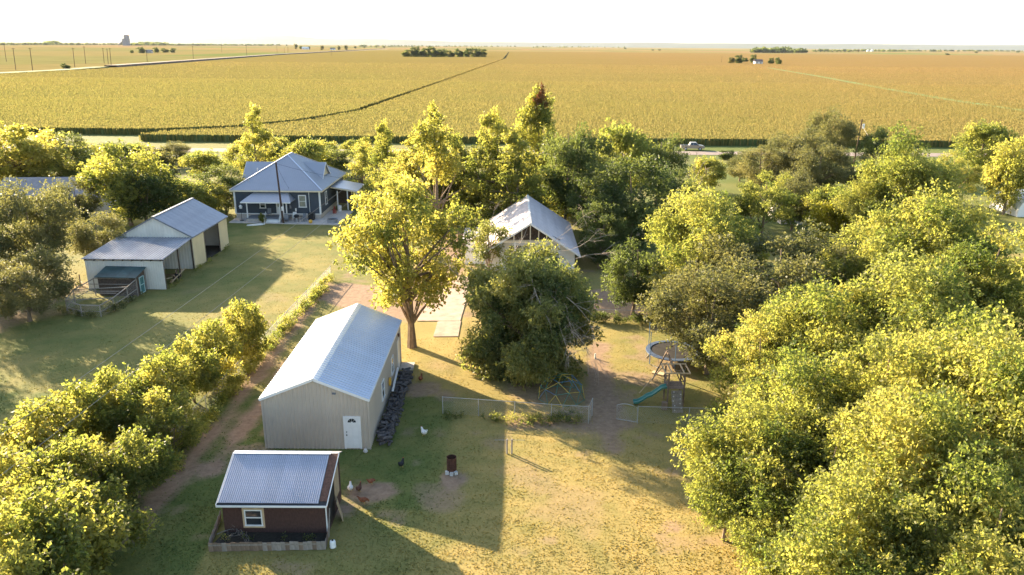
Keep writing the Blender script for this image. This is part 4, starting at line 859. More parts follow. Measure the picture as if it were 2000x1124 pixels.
# planting bed with picket edging
p_ = thing('picket_bed', 'low bed edged with grey pickets along the front of the coop', 'garden bed', (-12, 33, 0))
MB().prism([(-2.85, -.66, .02), (2.80, -.48, .02), (2.66, .62, .02), (-2.62, .62, .02)], (0, 0, .16)).part('soil', 'soil', p_)
rnd = random.Random(5); pk = []
for k in range(5):
    mb = MB(); mb.prism([(-.105, 0, 0), (.105, 0, 0), (.105, 0, .44+.05*rnd.random()), (-.105, 0, .44+.05*rnd.random())], (0, .022, 0)); pk.append(mb.mesh('picket', 'wood' if k % 2 else 'greywood'))
def pickets(a, b_, n_):
    for i in range(n_):
        f = (i+.5)/n_; o = link('picket', rnd.choice(pk), p_, (a[0]+(b_[0]-a[0])*f, a[1]+(b_[1]-a[1])*f, rnd.uniform(-.02, .03)), math.atan2(b_[1]-a[1], b_[0]-a[0])+rnd.uniform(-.03, .03))
        L_ = math.dist(a, b_)/n_; o.scale = (L_/.216, 1, 1)
pickets((-2.9, -.72), (2.85, -.52), 26); pickets((-3.3, 2.05), (-2.9, -.70), 12); pickets((2.85, -.50), (2.72, .85), 6)
for (a, b_) in (((-2.9, -.70, .35), (2.84, -.50, .35)), ((-3.28, 2.05, .35), (-2.88, -.68, .35))): MB().beam(a, b_, .05, .08).part('rail', 'greywood', p_)
rs = np.random.RandomState(61); V, F, T = leaf_cloud(rs, [((xx, -.1+.3*rs.rand(), .28), (.16, .16, .16), .4) for xx in (-2.5, -2.2, -1.5, -1.1, .6, 1.9, 2.0, 1.7)], 300, .12, .03, -.4, 4)
o = link('seedling', np_mesh('seedlings', V, F, M['leaf_willow'], {'tint': ('FACE', T)}), p_); o['kind'] = 'stuff'
dead_branches(14, [((-2.9+.3*k, .4+.2*k, .2), (-2.2+.25*k, 1.0-.3*k, .35)) for k in range(5)], 4, .25, .025).part('brushwood', 'greywood', p_)['kind'] = 'stuff'
j = thing('feeder_jug', 'white plastic poultry drinker standing by the bed corner', 'drinker', (-8.85, 32.7, 0))
MB().lathe([(0, 0), (.155, 0), (.165, .06), (.15, .09), (.15, .30), (.12, .38), (.05, .40), (0, .40)]).part('tank', 'plastic', j, smooth=True)
MB().lathe([(0, .40), (.055, .40), (.05, .44), (0, .44)]).part('cap', 'black', j)

# hens
def hen(pos, rz, feather, label, s_=1.0, peck=False):
    h = thing('hen', label, 'hen', (pos[0], pos[1], 0), rz, 'hens around the coop'); h.scale = (s_, s_, s_)
    hd = (.24, 0, .13) if peck else (.20, 0, .42); nk = (.19, 0, .22) if peck else (.155, 0, .33)
    mb = MB(); mb.path([(-.27, 0, .36), (-.20, 0, .30), (-.10, 0, .235), (.0, 0, .215), (.09, 0, .235), nk, hd, (hd[0]+.035, 0, hd[2]-.005)], [.018, .065, .115, .13, .105, .058, .042, .02], 10)
    mb.prism([(-.16, -.012, .28), (-.35, -.012, .44), (-.28, -.012, .47), (-.12, -.012, .33)], (0, .024, 0))
    mb.ball((-.02, .105, .235), (.12, .035, .07)); mb.ball((-.02, -.105, .235), (.12, .035, .07))
    mb.part('body', feather, h, smooth=True)
    MB().prism([(hd[0]-.03, -.006, hd[2]+.03), (hd[0]+.035, -.006, hd[2]+.03), (hd[0]+.03, -.006, hd[2]+.065), (hd[0]+.0, -.006, hd[2]+.05), (hd[0]-.03, -.006, hd[2]+.07)], (0, .012, 0)).part('comb', 'comb', h)
    MB().path([(hd[0]+.035, 0, hd[2]), (hd[0]+.08, 0, hd[2]-.015)], [.014, .003], 5).part('beak', 'beak', h)
    for sy in (-1, 1):
        lg = MB(); lg.bar((0, sy*.05, .12), (.01, sy*.055, .012), .010, 5)
        for a in (-.5, 0, .5): lg.bar((.01, sy*.055, .012), (.065*math.cos(a), sy*.055+.065*math.sin(a), .008), .007, 4)
        lg.part('leg', 'beak', h)
hen((-5.59, 44.25), 2.3, 'white_feather', 'white hen on the shaded grass left of the front fence', 1.25)
hen((-6.49, 40.35), 1.2, 'black_feather', 'black hen on the grass between coop and barrel', 1.15)
hen((-9.0, 37.75), 1.7, 'white_feather', 'white hen beside the right wall of the coop', 1.15)
hen((-8.5, 37.7), 1.3, 'dark_feather', 'dark brown hen next to the white hen at the coop', 1.1)
hen((-8.02, 36.55), .2, 'red_feather', 'red hen scratching in the dirt nearest the camera', 1.1, True)
hen((-7.95, 38.5), .8, 'red_feather', 'red hen pecking on bare dirt behind the dark hen', 1.0, True)
hen((-6.76, 52.6), 1.4, 'red_feather', 'red-brown hen standing in the shed shadow by the bare patch', 1.2)

# burn barrel with blocks
b_ = thing('burn_barrel', 'rusty open-topped burn barrel standing on the shaded grass', 'barrel', (-3.46, 39.85, 0))
MB().lathe([(.27, .10), (.285, .11), (.285, .38), (.297, .40), (.285, .42), (.285, .68), (.297, .70), (.285, .72), (.285, 1.0), (.295, 1.02), (.27, 1.02), (.265, .35), (0, .35)], n=18).part('drum', 'rust', b_)
for k, (x_, y_, a) in enumerate(((-.26, -.20, .2), (.02, -.33, -.1), (.24, -.22, .6), (.0, .25, .1))):
    tag(MB().box((0, 0, .09), (.20, .20, .19)).part('concrete_block', 'block', None, (-3.46+x_, 39.85+y_, 0), a), ('pale block under the left side of the burn barrel', 'pale block under the near side of the burn barrel', 'pale block under the right side of the burn barrel', 'pale block under the far side of the burn barrel')[k], 'block', 'blocks under the burn barrel')
# short pair of posts
h = thing('fence_brace', 'pair of short pale posts alone in the sunlit lawn', 'posts', (-.1, 42.05, 0))
for x_ in (-.13, .16): MB().bar((x_, 0, -.1), (x_*1.05, .02, 1.0), .055, 8).part('post', 'greywood', h)
MB().bar((-.9, .02, .93), (.95, .0, .95), .012, 4).part('wire', 'wire', h)

# ------------------------------------------------------------------ chain-link fences
def chain_fence(name, label, a, b_, hgt, n_post, mesh_on=True, group='chain-link fences', rail=True):
    a, b_ = Vector(a), Vector(b_); L = (b_-a).length; f = thing(name, label, 'fence', (a.x, a.y, 0), math.atan2(b_.y-a.y, b_.x-a.x), group)
    me = MB().path([(0, 0, -.1), (0, 0, hgt+.02), (0, 0, hgt+.06)], [.030, .030, .012], 8).mesh('post', 'wire')
    for i in range(n_post): link('post', me, f, (L*i/(n_post-1), .03, 0))
    if rail: MB().bar((0, .03, hgt), (L, .03, hgt), .021, 6).part('top_rail', 'wire', f)
    if mesh_on: chain_mesh(L, hgt-.03).part('wire_mesh', 'wire', f)['kind'] = 'stuff'
    return f
chain_fence('chain_link_fence', 'chain-link fence left of the gate, in front of the climbing dome', (-4.66, 47.4), (5.15, 46.1), 1.22, 5)
f = chain_fence('chain_link_gate', 'narrow chain-link gate standing open beside the dome', (5.2, 46.15), (5.55, 47.3), 1.25, 2)
chain_fence('chain_link_fence', 'chain-link fence right of the gap, in front of the play set', (8.44, 46.2), (15.2, 45.9), 1.22, 3)
g = thing('arched_gate', 'arched chain-link gate hanging open left of the play set', 'gate', (8.4, 46.22, 0), math.atan2(.45, -1.3), 'chain-link fences')
MB().path([(0, 0, .08), (0, 0, 1.12), (.35, 0, 1.24), (.7, 0, 1.28), (1.05, 0, 1.24), (1.38, 0, 1.1), (1.38, 0, .08), (0, 0, .08)], .02, 6).part('gate_frame', 'wire', g)
chain_mesh(1.36, 1.1).part('wire_mesh', 'wire', g)['kind'] = 'stuff'
chain_fence('chain_link_fence', 'vine-covered chain-link fence at the back of the play yard', (6.7, 66.0), (14.8, 65.4), 1.2, 4)
chain_fence('chain_link_fence', 'long chain-link fence between the barn lawn and the shed track', (-21.0, 38.5), (-19.55, 79.5), 1.2, 15)
wf = thing('wire_fence', 'old wire fence with dark wooden posts left of the barn', 'fence', (-52, 62, 0), math.atan2(14, 7.5))
me = MB().path([(0, 0, -.1), (.03, 0, 1.15)], [.07, .06], 7).mesh('post', 'darkwood')
for i in range(7): link('post', me, wf, (i*2.6, 0, 0))
for z_ in (.4, .75, 1.05): MB().bar((0, -.06, z_), (15.6, -.06, z_), .006, 3).part('wire', 'wire', wf)
for k, (px, py) in enumerate(((128, 760), (205, 700))): pass

# ------------------------------------------------------------------ climbing dome
dm_ = thing('climbing_dome', 'geodesic climbing dome of yellow, green and blue bars', 'climbing dome', (3.6, 50.25, 0), .3)
ph_ = (1+5**.5)/2; ico = [Vector(v).normalized() for a in (-1, 1) for b2 in (-ph_, ph_) for v in ((0, a, b2), (a, b2, 0), (b2, 0, a))]
q = ico[0].rotation_difference(Vector((0, 0, 1))) if False else Vector(max(ico, key=lambda v: v.z)).rotation_difference(Vector((0, 0, 1))); ico = [q @ v for v in ico]
ed = [(i, j) for i in range(12) for j in range(i) if (ico[i]-ico[j]).length < 1.1]
nodes = ico[:] + [((ico[i]+ico[j])/2).normalized() for i, j in ed]
bars = set()
for i in range(len(nodes)):
    for j2 in range(i):
        d_ = (nodes[i]-nodes[j2]).length
        if .5 < d_ < .66 and nodes[i].z > -.1 and nodes[j2].z > -.1: bars.add((i, j2))
rnd = random.Random(2); RD = 1.72
for i, j2 in sorted(bars):
    a, b2 = nodes[i]*RD, nodes[j2]*RD; a = Vector((a.x, a.y, max(.02, a.z))); b2 = Vector((b2.x, b2.y, max(.02, b2.z)))
    MB().bar(a, b2, .019, 6).part('bar', rnd.choice(['yellow', 'yellow', 'green_bar', 'blue_bar', 'green_bar']), dm_)

# ------------------------------------------------------------------ trampoline
t = thing('trampoline', 'round trampoline with blue grey pad and tall blue poles', 'trampoline', (12.9, 57.0, 0))
RT = 2.1
MB().lathe([(0, .86), (RT-.3, .86), (RT-.3, .84), (0, .84)], n=32).part('jumping_mat', 'mat', t)
MB().lathe([(RT-.32, .90), (RT+.06, .89), (RT+.07, .82), (RT-.32, .84), (RT-.32, .90)], n=32).part('rim_pad', 'pad', t)
for k in range(6):
    a = 2*math.pi*k/6+.4; x_, y_ = RT*math.cos(a), RT*math.sin(a)
    MB().bar((x_*1.03, y_*1.03, .05), (x_*1.03, y_*1.03, 2.75), .028, 8).part('net_pole', 'blue_bar', t)
    b2 = a+.42; MB().path([(x_, y_, .82), (x_, y_, .02), (RT*math.cos(b2), RT*math.sin(b2), .02), (RT*math.cos(b2), RT*math.sin(b2), .82)], .022, 6).part('leg', 'wire', t)
tag(MB().beam((10.9, 54.6, .05), (11.7, 54.1, .05), .5, .08).part('plank', 'newwood'), 'short pale plank lying below the trampoline', 'plank')
tag(MB().lathe([(0, 0), (.07, 0), (.06, .42), (0, .44)], n=8).part('stake', 'white', None, (6.75, 57.3, 0)), 'small white stake in the lawn right of the drooping tree', 'stake')

# ------------------------------------------------------------------ play set
ps = thing('play_set', 'wooden play tower with climbing wall, swing beam and green slide', 'play set', (11.45, 48.75, 0))
for x_ in (-.55, .55):
    for y_ in (0, 1.25): MB().beam((x_, y_, -.1), (x_, y_, 2.55), .10, .10).part('post', 'wood', ps)
for k in range(8): MB().span(-.62, .62, .0+k*.16, .145+k*.16, 1.32, 1.37).part('deck_board', 'wood', ps)
for z_ in (1.65, 1.95):
    for x_ in (-.55, .55): MB().beam((x_*1.12, 0, z_), (x_*1.12, 1.25, z_), .03, .12).part('guard_rail', 'wood', ps)
for a, b2 in (((-.85, -.15, 2.58), (.85, -.15, 2.58)), ((-.85, 1.4, 2.62), (.85, 1.4, 2.62)), ((-.85, -.2, 2.6), (-.85, 1.45, 2.6)), ((.85, -.2, 2.6), (.85, 1.45, 2.6)), ((-.4, -.15, 2.61), (-.4, 1.4, 2.61)), ((.45, -.15, 2.61), (.45, 1.4, 2.61))):
    MB().beam(a, b2, .06, .09).part('roof_beam', 'newwood', ps)
cw = link('climbing_wall', None, ps)
for k in range(6): MB().beam((-.36, -.95+.155*k, .06+.22*k), (.36, -.95+.155*k, .06+.22*k), .03, .26).part('board', 'greywood', cw)
rnd = random.Random(12)
for k in range(9): MB().ball((-.22+.44*(k % 2)+rnd.uniform(-.06, .06), -.99+.15*(k*.6)+.0, .2+.215*k*.6), (.045, .04, .035), 6, 4).part('hold', 'white', cw)
# wavy slide going left
pr = [(-.6, 1.36), (-.95, 1.28), (-1.3, .98), (-1.6, .74), (-1.95, .60), (-2.25, .36), (-2.55, .17), (-2.85, .13)]
sm = MB(); vs = []
sec = [(-.26, .13), (-.23, .13), (-.20, .02), (.20, .02), (.23, .13), (.26, .13), (.22, -.03), (-.22, -.03)]
for x_, z_ in pr: vs += [(x_, .32+a, z_+b2) for a, b2 in sec]
sm.add(vs, [(i*8+k, i*8+(k+1) % 8, (i+1)*8+(k+1) % 8, (i+1)*8+k) for i in range(len(pr)-1) for k in range(8)]); sm.part('slide', 'slide', ps, smooth=False)
MB().beam((0, 1.3, 2.35), (.15, 4.4, 2.35), .10, .15).part('swing_beam', 'wood', ps)
for x_ in (-1.0, 1.1): MB().beam((x_+.15, 4.4, 0), (.15, 4.4, 2.4), .09, .09).part('swing_leg', 'wood', ps)
MB().beam((-2.2, 1.9, .1), (-.2, 2.5, 2.3), .05, .05).part('brace', 'newwood', ps)
MB().span(-1.0, -.65, -.6, -.3, 0, .55).part('step_box', 'wood', ps)

# ------------------------------------------------------------------ white house
w = thing('white_house', 'white gabled house with pale roof and open gable framing', 'house', (1.9, 79.5, 0))
HW, LN, EV, RG = 5.2, 16.0, 2.75, 6.05
MB().prism([(-HW+.3, 1.2, 0), (HW-.3, 1.2, 0), (HW-.3, 1.2, EV), (0, 1.2, RG-.22), (-HW+.3, 1.2, EV)], (0, LN-1.5, 0)).part('wall', 'white', w)
rf = link('roof', None, w); sl = (RG-EV+.1)/HW; th = math.atan(sl)
for sd in (-1, 1):
    MB().prism([(0, 0, RG), (sd*(HW+.25), 0, RG-sl*(HW+.25)), (sd*(HW+.25), 0, RG-sl*(HW+.25)-.10), (0, 0, RG-.11)], (0, LN+.2, 0)).part('roof_slope', 'grey_roof', rf)
    for k in range(18):                                                             # shingle courses as real laps
        u0 = (k+1)/18*(HW+.2); MB().prism([(sd*(u0-.29), -.01, RG-sl*(u0-.29)+.006), (sd*u0, -.01, RG-sl*u0+.028), (sd*u0, -.01, RG-sl*u0)], (0, LN+.22, 0)).part('shingle_course', 'grey_roof', rf)
    MB().beam((0, -.03, RG-.06), (sd*(HW+.27), -.03, RG-sl*(HW+.27)-.06), .05, .18).part('barge_board', 'white', rf)
MB().beam((0, -.04, RG+.01), (0, LN+.24, RG+.01), .22, .05).part('ridge_cap', 'white_metal', rf)
tr = link('gable_truss', None, w)
MB().beam((-HW*.62, .1, 4.0), (HW*.62, .1, 4.0), .10, .16).part('tie_beam', 'cream_trim', tr)
for k in (-2.6, -1.75, -.9, 0, .9, 1.75, 2.6):
    MB().beam((k, .1, 4.0), (k, .1, RG-.2-sl*abs(k)), .09, .12).part('stud', 'cream_trim', tr)
MB().prism([(-3.3, .95, 4.02), (3.3, .95, 4.02), (0, .95, RG-.24)], (0, .1, 0)).part('gable_dark_panel', 'darkwood', tr)  # dark panel behind the studs, giving the dark brownish gaps between them
for k in (-3.1, -1.6, 0, 1.6, 3.1): MB().beam((k, .1, 0), (k, .1, 3.95), .16, .16).part('porch_post', 'white', w)
for x_ in (-1.6, .0, 1.6): window(w, (x_, 1.19, 2.35), 0, 1.3, 2.0, 'white', 'glass', .1, 2, 1)
wg = link('wing', None, w); MB().span(-7.3, -4.95, 5.5, 11, 0, 2.75).part('wing_wall', 'white', wg)
MB().prism([(-7.6, 5.3, 2.82), (-4.9, 5.3, 3.0), (-4.9, 11.2, 3.0), (-7.6, 11.2, 2.82)], (0, 0, .09)).part('wing_roof', 'grey_roof', wg)

# ------------------------------------------------------------------ pole barn
b_ = thing('pole_barn', 'pale metal barn with grey gable roof and open lean-to', 'barn', (-39.15, 82.0, 0))
HW, LN, EV, RG = 3.95, 10.6, 3.75, 5.9
sl = (RG-EV)/HW; th = math.atan(sl)
c_ = MB(); c_.span(-HW+.05, -HW+.15, 0, LN, 0, EV-.05).span(-HW+.15, HW-.1, LN-.12, LN-.02, 0, EV-.05); c_.part('wall_frame', 'white_metal', b_)
MB().prism([(-HW+.05, .06, 0), (HW-.06, .06, 0), (HW-.06, .06, EV-.08), (0, .06, RG-.1), (-HW+.05, .06, EV-.08)], (0, .1, 0)).part('gable_wall', 'white_metal', b_)
wp = link('wall', None, b_); npn = 8; pw = 2*HW/npn
for i in range(npn):
    x0 = -HW+i*pw; rib_sheet((x0, .03, 0), (1, 0, 0), (0, 0, 1), (0, -1, 0), pw, .33, 0, lambda u, x0=x0: RG-.06-sl*abs(x0+u), .03, .05).part('wall_panel', 'white_metal', wp)
for (y0, y1, nn) in ((.02, 3.3, 4), (7.75, LN, 3)):
    for i in range(nn):
        d_ = (y1-y0)/nn; rib_sheet((HW-.02, y0+i*d_, 0), (0, 1, 0), (0, 0, 1), (1, 0, 0), d_, .3, .02, EV-.12, .025, .04).part('wall_panel', 'cream_metal', wp)
    MB().span(HW-.12, HW-.05, y0, y1, 0, EV-.12).part('wall_backing', 'cream_metal', wp)
for y_ in (3.3, 7.72): MB().beam((HW-.04, y_, 0), (HW-.04, y_, EV-.1), .10, .16).part('door_jamb', 'darkwood', b_)
MB().span(-HW+.15, HW-.13, .2, LN-.15, -.02, .03).part('earth_floor', 'soil', b_)
rf = link('roof', None, b_)
for sd in (-1, 1):
    me = rib_sheet((0, 0, RG), (0, 1, 0), (sd*math.cos(th), 0, -math.sin(th)), (sd*math.sin(th), 0, math.cos(th)), (LN+.3)/12, .227, 0, HW/math.cos(th)+.18, .012, .03).mesh('roof_panel', 'galv_old')
    instances(me, 'roof_panel', rf, [(0, -.12+i*(LN+.3)/12, 0) for i in range(12)])
    MB().beam((0, -.14, RG-.06), (sd*(HW+.17), -.14, EV-.13), .05, .14).part('rake_trim', 'grey_paint', rf)
    MB().beam((sd*(HW+.12), -.1, EV-.13), (sd*(HW+.12), LN+.2, EV-.13), .06, .14).part('eave_trim', 'grey_paint', rf)
MB().beam((0, -.14, RG+.02), (0, LN+.2, RG+.02), .3, .04).part('ridge_cap', 'galv_old', rf)
lt = link('lean_to', None, b_); y0, z0, z1 = -7.6, 3.22, 3.62; aa = math.atan2(z1-z0, 7.55)
me = rib_sheet((0, 0, 0), (1, 0, 0), (0, math.cos(aa), math.sin(aa)), (0, -math.sin(aa), math.cos(aa)), (2*HW+.35)/9, .30, 0, 7.62, .06, .07).mesh('lean_to_panel', 'galv_old')
instances(me, 'roof_panel', lt, [(-HW-.25+i*(2*HW+.35)/9, y0-.12, z0) for i in range(9)])
for i in range(8):
    d_ = (2*HW-.05)/8; rib_sheet((-HW+i*d_, y0+.12, 0), (1, 0, 0), (0, 0, 1), (0, -1, 0), d_, .247, .02, z0-.22, .025, .04).part('wall_panel', 'white_metal', lt)
MB().span(-HW, HW-.05, y0+.13, y0+.2, 0, z0-.22).part('wall_backing', 'white_metal', lt)
MB().span(-HW-.02, -HW+.06, y0+.2, 0, 0, z0-.1).part('end_wall', 'white_metal', lt)
for i in range(9): MB().beam((-HW+.1+i*.95, y0-.1, z0-.12), (-HW+.1+i*.95, .0, z1-.1), .06, .15).part('rafter', 'darkwood', lt)
for y_ in (y0+.25, -3.7, -.15): MB().beam((HW-.1, y_, 0), (HW-.1, y_, z0+.05*(y_-y0)-.15), .13, .13).part('post', 'darkwood', lt)
# stored junk inside
GJ = 'old things stored in the barn'
t = thing('farm_implement', 'old farm implement with wheels under the lean-to', 'implement', (-36.2, 77.5, 0), .4, GJ)
for a, c2 in (((-.9, 0, .5), (.9, 0, .6)), ((-.9, .5, .5), (.9, .5, .6)), ((-.4, -.2, .5), (-.4, .8, .9)), ((.6, -.3, .4), (.9, .7, 1.1))): MB().bar(a, c2, .04, 6).part('frame_bar', 'rust', t)
for x_ in (-.7, .7): MB().lathe([(.30, -.06), (.36, -.05), (.36, .05), (.30, .06), (.08, .05), (.08, -.05), (.30, -.06)], n=14).part('wheel', 'tyre', t, (x_, -.1, .36)).rotation_euler = (math.pi/2, 0, 0)
t = thing('lumber_heap', 'heap of old boards leaning out of the lean-to', 'lumber', (-35.7, 76.0, 0), 0, GJ)
rnd = random.Random(3)
for k in range(9): MB().beam((rnd.uniform(-.4, .5), rnd.uniform(-.3, 3.5), rnd.uniform(.02, .2)), (rnd.uniform(-.3, .6), rnd.uniform(-.2, 3.6), rnd.uniform(.4, 1.3)), .14, .04).part('board', rnd.choice(['greywood', 'wood', 'newwood']), t)
t = thing('storage_shelf', 'cluttered dark shelf just inside the barn doorway', 'shelf', (-37.0, 87.2, 0), 0, GJ)
for z_ in (.4, 1.1, 1.8): MB().span(-.4, .4, -1.6, 1.6, z_, z_+.06).part('board', 'darkwood', t)
for y_ in (-1.55, 1.55): MB().span(-.4, .4, y_-.04, y_+.04, 0, 2.2).part('upright', 'darkwood', t)
for k in range(6): MB().box((.1, -1.3+k*.5, .62+(k % 2)*.7), (.5, .38, .34)).part('carton', rnd.choice(['wood', 'greywood', 'grey_paint']), t)

# hut and wire pen in front of the barn
t = thing('poultry_hut', 'small hut with dark green roof and teal door by the barn', 'hut', (-39.0, 72.35, 0), -.05)
MB().prism([(-1.9, 0, 0), (-1.9, 1.8, 0), (-1.9, 1.8, 2.25), (-1.9, 0, 1.85)], (3.8, 0, 0)).part('wall', 'darkwood', t)
for i in range(4): MB().prism([(-2.1+i*1.05, -.25, 1.93), (-1.06+i*1.05, -.25, 1.93), (-1.06+i*1.05, 2.0, 2.42), (-2.1+i*1.05, 2.0, 2.42)], (0, 0, .05)).part('roof_sheet', 'green_roof', t)
d_ = link('door', None, t, (1.95, .45, 0), 0)
MB().span(-.0, .03, .1, .9, .1, 1.75).part('door_leaf', 'teal', d_)
for (a, c2) in (((.05, .1, .1), (.05, .1, 1.75)), ((.05, .9, .1), (.05, .9, 1.75)), ((.05, .1, 1.75), (.05, .9, 1.75)), ((.05, .1, .95), (.05, .9, .95)), ((.05, .1, .12), (.05, .9, .12))): MB().beam(a, c2, .09, .05).part('door_rail', 'pale_teal', d_)
t = thing('wire_pen', 'long grey timber framed wire pen running from the hut', 'pen', (-39.2, 69.2, 0))
ring = [(-2.1, 3.2), (-2.6, 0.4), (-2.1, -1.9), (-.2, -2.9), (1.6, -3.0), (1.9, -1.2), (2.1, 1.2), (2.15, 3.1)]
top = [1.75, 1.45, 1.15, 1.1, 1.1, 1.2, 1.5, 1.75]
for (x_, y_), z_ in zip(ring, top): MB().beam((x_, y_, -.1), (x_, y_, z_), .07, .07).part('post', 'greywood', t)
for i in range(7):
    a, c2 = ring[i], ring[i+1]; MB().beam((*a, top[i]), (*c2, top[i+1]), .07, .08).part('rail', 'greywood', t); MB().beam((*a, top[i]*.45), (*c2, top[i+1]*.45), .05, .06).part('rail', 'greywood', t)
for i, j2 in ((0, 7), (1, 6), (2, 5)): MB().beam((*ring[i], top[i]+.05), (*ring[j2], top[j2]+.05), .06, .07).part('cross_bar', 'greywood', t)
for yy in (2.2, 0, -.6): MB().beam((-2.3, yy, 1.5), (2.0, yy, 1.5), .05, .05).part('cross_bar', 'greywood', t)
for i in range(7):
    a, c2 = Vector(ring[i]), Vector(ring[i+1]); L_ = (c2-a).length
    o = chain_mesh(L_, min(top[i], top[i+1]), .13, .004).part('wire_mesh', 'wire', t, (a.x, a.y, 0), math.atan2(c2.y-a.y, c2.x-a.x)); o['kind'] = 'stuff'

# ------------------------------------------------------------------ blue house
h = thing('blue_house', 'slate blue house with silver hip roof and white trim', 'house', (-33.5, 108.0, 0))
HX, LN, EV, PK = 6.05, 15.4, 4.2, 8.25
def siding(mb, a, b2, z0, z1, n_out):
    """lapped horizontal boards on the wall from a to b2"""
    a, b2, n_out = Vector((*a, 0)), Vector((*b2, 0)), Vector((*n_out, 0)); k = int((z1-z0)/.16); hh = (z1-z0)/k
    for i in range(k):
        zz = z0+i*hh; p = [a+Vector((0, 0, zz))+n_out*.035, a+Vector((0, 0, zz+hh))+n_out*.008, a+Vector((0, 0, zz+hh)), a+Vector((0, 0, zz))]
        mb.prism(p, b2-a)
wl_ = link('walls', None, h)
MB().span(-HX+.02, HX-.02, .02, LN-.02, .75, EV-.05).part('wall_core', 'blue_siding', wl_)
mb = MB(); siding(mb, (-HX, 0), (HX, 0), .75, EV-.05, (0, -1)); mb.part('front_siding', 'blue_siding', wl_)['kind'] = 'stuff'
mb = MB(); siding(mb, (HX, 0), (HX, LN), .75, EV-.05, (1, 0)); mb.part('side_siding', 'blue_siding', wl_)['kind'] = 'stuff'
mb = MB(); siding(mb, (-HX, LN), (-HX, 0), .75, EV-.05, (-1, 0)); mb.part('side_siding', 'blue_siding', wl_)['kind'] = 'stuff'
MB().span(-HX-.02, HX+.02, -.03, LN, 0, .74).part('skirting', 'skirt', h)
MB().span(-HX-.03, HX+.03, -.07, -.0, .70, .82).part('base_trim', 'white', h)
for x_ in (-HX, HX): MB().span(x_-.14, x_+.09, -.09, .1, .74, EV-.05).part('corner_board', 'white', h)
for k in range(20): MB().span(-HX+.1+k*.17, -HX+.24+k*.17, -.05, -.03, .04, .70).part('skirting_board', 'skirt', h)
rf = link('roof', None, h); OV = .5; e = [(-HX-OV, -OV, EV), (HX+OV, -OV, EV), (HX+OV, LN+OV, EV), (-HX-OV, LN+OV, EV)]; r0, r1 = (0, 6.2+.4, PK), (0, LN-6.2-.1, PK)
M['galv_house'] = pm('silver_standing_seam', (0.37, 0.385, 0.425), 0.45, 0.45, 0.05, 0.5, spec=.5)
for nm, poly in (('roof_slope', [e[0], e[1], r0]), ('roof_slope', [e[1], e[2], r1, r0]), ('roof_slope', [e[2], e[3], r1]), ('roof_slope', [e[3], e[0], r0, r1])):
    q = MB(); P = [Vector(p) for p in poly]; nrm = (P[1]-P[0]).cross(P[2]-P[0]).normalized(); q.prism([p-nrm*.08 for p in P], nrm*.08); o = q.part(nm, 'galv_house', rf)
    # standing ribs, clipped to the slope
    A, B = P[0], P[1]; U = (B-A).normalized(); Vv = nrm.cross(U); W2 = (B-A).length; rb = MB(); nn = int(W2/.3)
    for k in range(1, nn):
        u = W2*k/nn; vmax = 1e9
        for i in range(1, len(P)):
            p0, p1 = P[i], P[(i+1) % len(P)]; u0, v0, u1, v1 = (p0-A).dot(U), (p0-A).dot(Vv), (p1-A).dot(U), (p1-A).dot(Vv)
            if abs(u1-u0) > 1e-4 and min(u0, u1) <= u <= max(u0, u1): vmax = min(vmax, v0+(v1-v0)*(u-u0)/(u1-u0))
        if .2 < vmax < 50: rb.beam(A+U*u+nrm*.012, A+U*u+Vv*(vmax-.05)+nrm*.012, .045, .028)
    rb.part('rib', 'galv_house', o)['kind'] = 'stuff'
for a, c2 in ((e[0], r0), (e[1], r0), (e[2], r1), (e[3], r1), (r0, r1)): MB().beam(Vector(a)+Vector((0, 0, .05)), Vector(c2)+Vector((0, 0, .05)), .20, .05).part('hip_cap', 'galv', rf)
for a, c2 in ((e[0], e[1]), (e[1], e[2]), (e[3], e[0])): MB().beam(Vector(a)-Vector((0, 0, .12)), Vector(c2)-Vector((0, 0, .12)), .05, .20).part('fascia', 'cream_trim', rf)
MB().span(-HX-OV+.06, HX+OV-.06, -OV+.06, LN+OV-.06, EV-.16, EV-.13).part('soffit', 'white', rf)
for sd, gx_ in ((1, 5.1), (-1, 6.2)):                                   # cross gables
    gy_, gz, gw = 7.6, 7.0, 2.2; zb = gz-1.9
    dm2 = link('cross_gable', None, rf)
    for s2 in (-1, 1): MB().prism([(sd*.8, gy_, gz), (sd*(gx_+.3), gy_, gz), (sd*(gx_+.3), gy_+s2*(gw+.25), zb-.2), (sd*.8, gy_+s2*(gw+.25), zb-.2)], (0, 0, .07)).part('gable_slope', 'galv_house', dm2)
    MB().prism([(sd*gx_, gy_-gw, zb-.9), (sd*gx_, gy_+gw, zb-.9), (sd*gx_, gy_+gw, zb), (sd*gx_, gy_, gz-.05), (sd*gx_, gy_-gw, zb)], (-sd*.3, 0, 0)).part('gable_face', 'cream_trim', dm2)
    for s2 in (-1, 1): MB().beam((sd*(gx_+.3), gy_, gz+.0), (sd*(gx_+.3), gy_+s2*(gw+.27), zb-.22), .05, .16).part('barge_board', 'white', dm2)
for x_, y_, z_ in ((-4.3, 1.2, 5.4), (-3.4, 2.9, 6.6)): MB().lathe([(.06, -.4), (.06, .35), (.09, .35), (.09, .42), (0, .42)], (x_, y_, z_-.2), 8).part('vent_pipe', 'galv', rf)
window(h, (3.55, -.06, 2.60), 0, .85, 1.55, 'white', 'curtain_glass', .13, 2, 1, .1); window(h, (-2.15, -.06, 2.05), 0, .62, .80, 'white', 'glass', .13, 2, 1, .1)
window(h, (HX+.06, 3.4, 2.45), math.pi/2, .8, 1.7, 'white', 'glass', .13, 2, 1, .1)
d_ = MB().span(-.25, .62, -.07, -.02, .82, 2.75).part('door', 'white', h); MB().span(-.02, .40, -.09, -.07, 1.75, 2.6).part('door_pane', 'curtain_glass', d_)
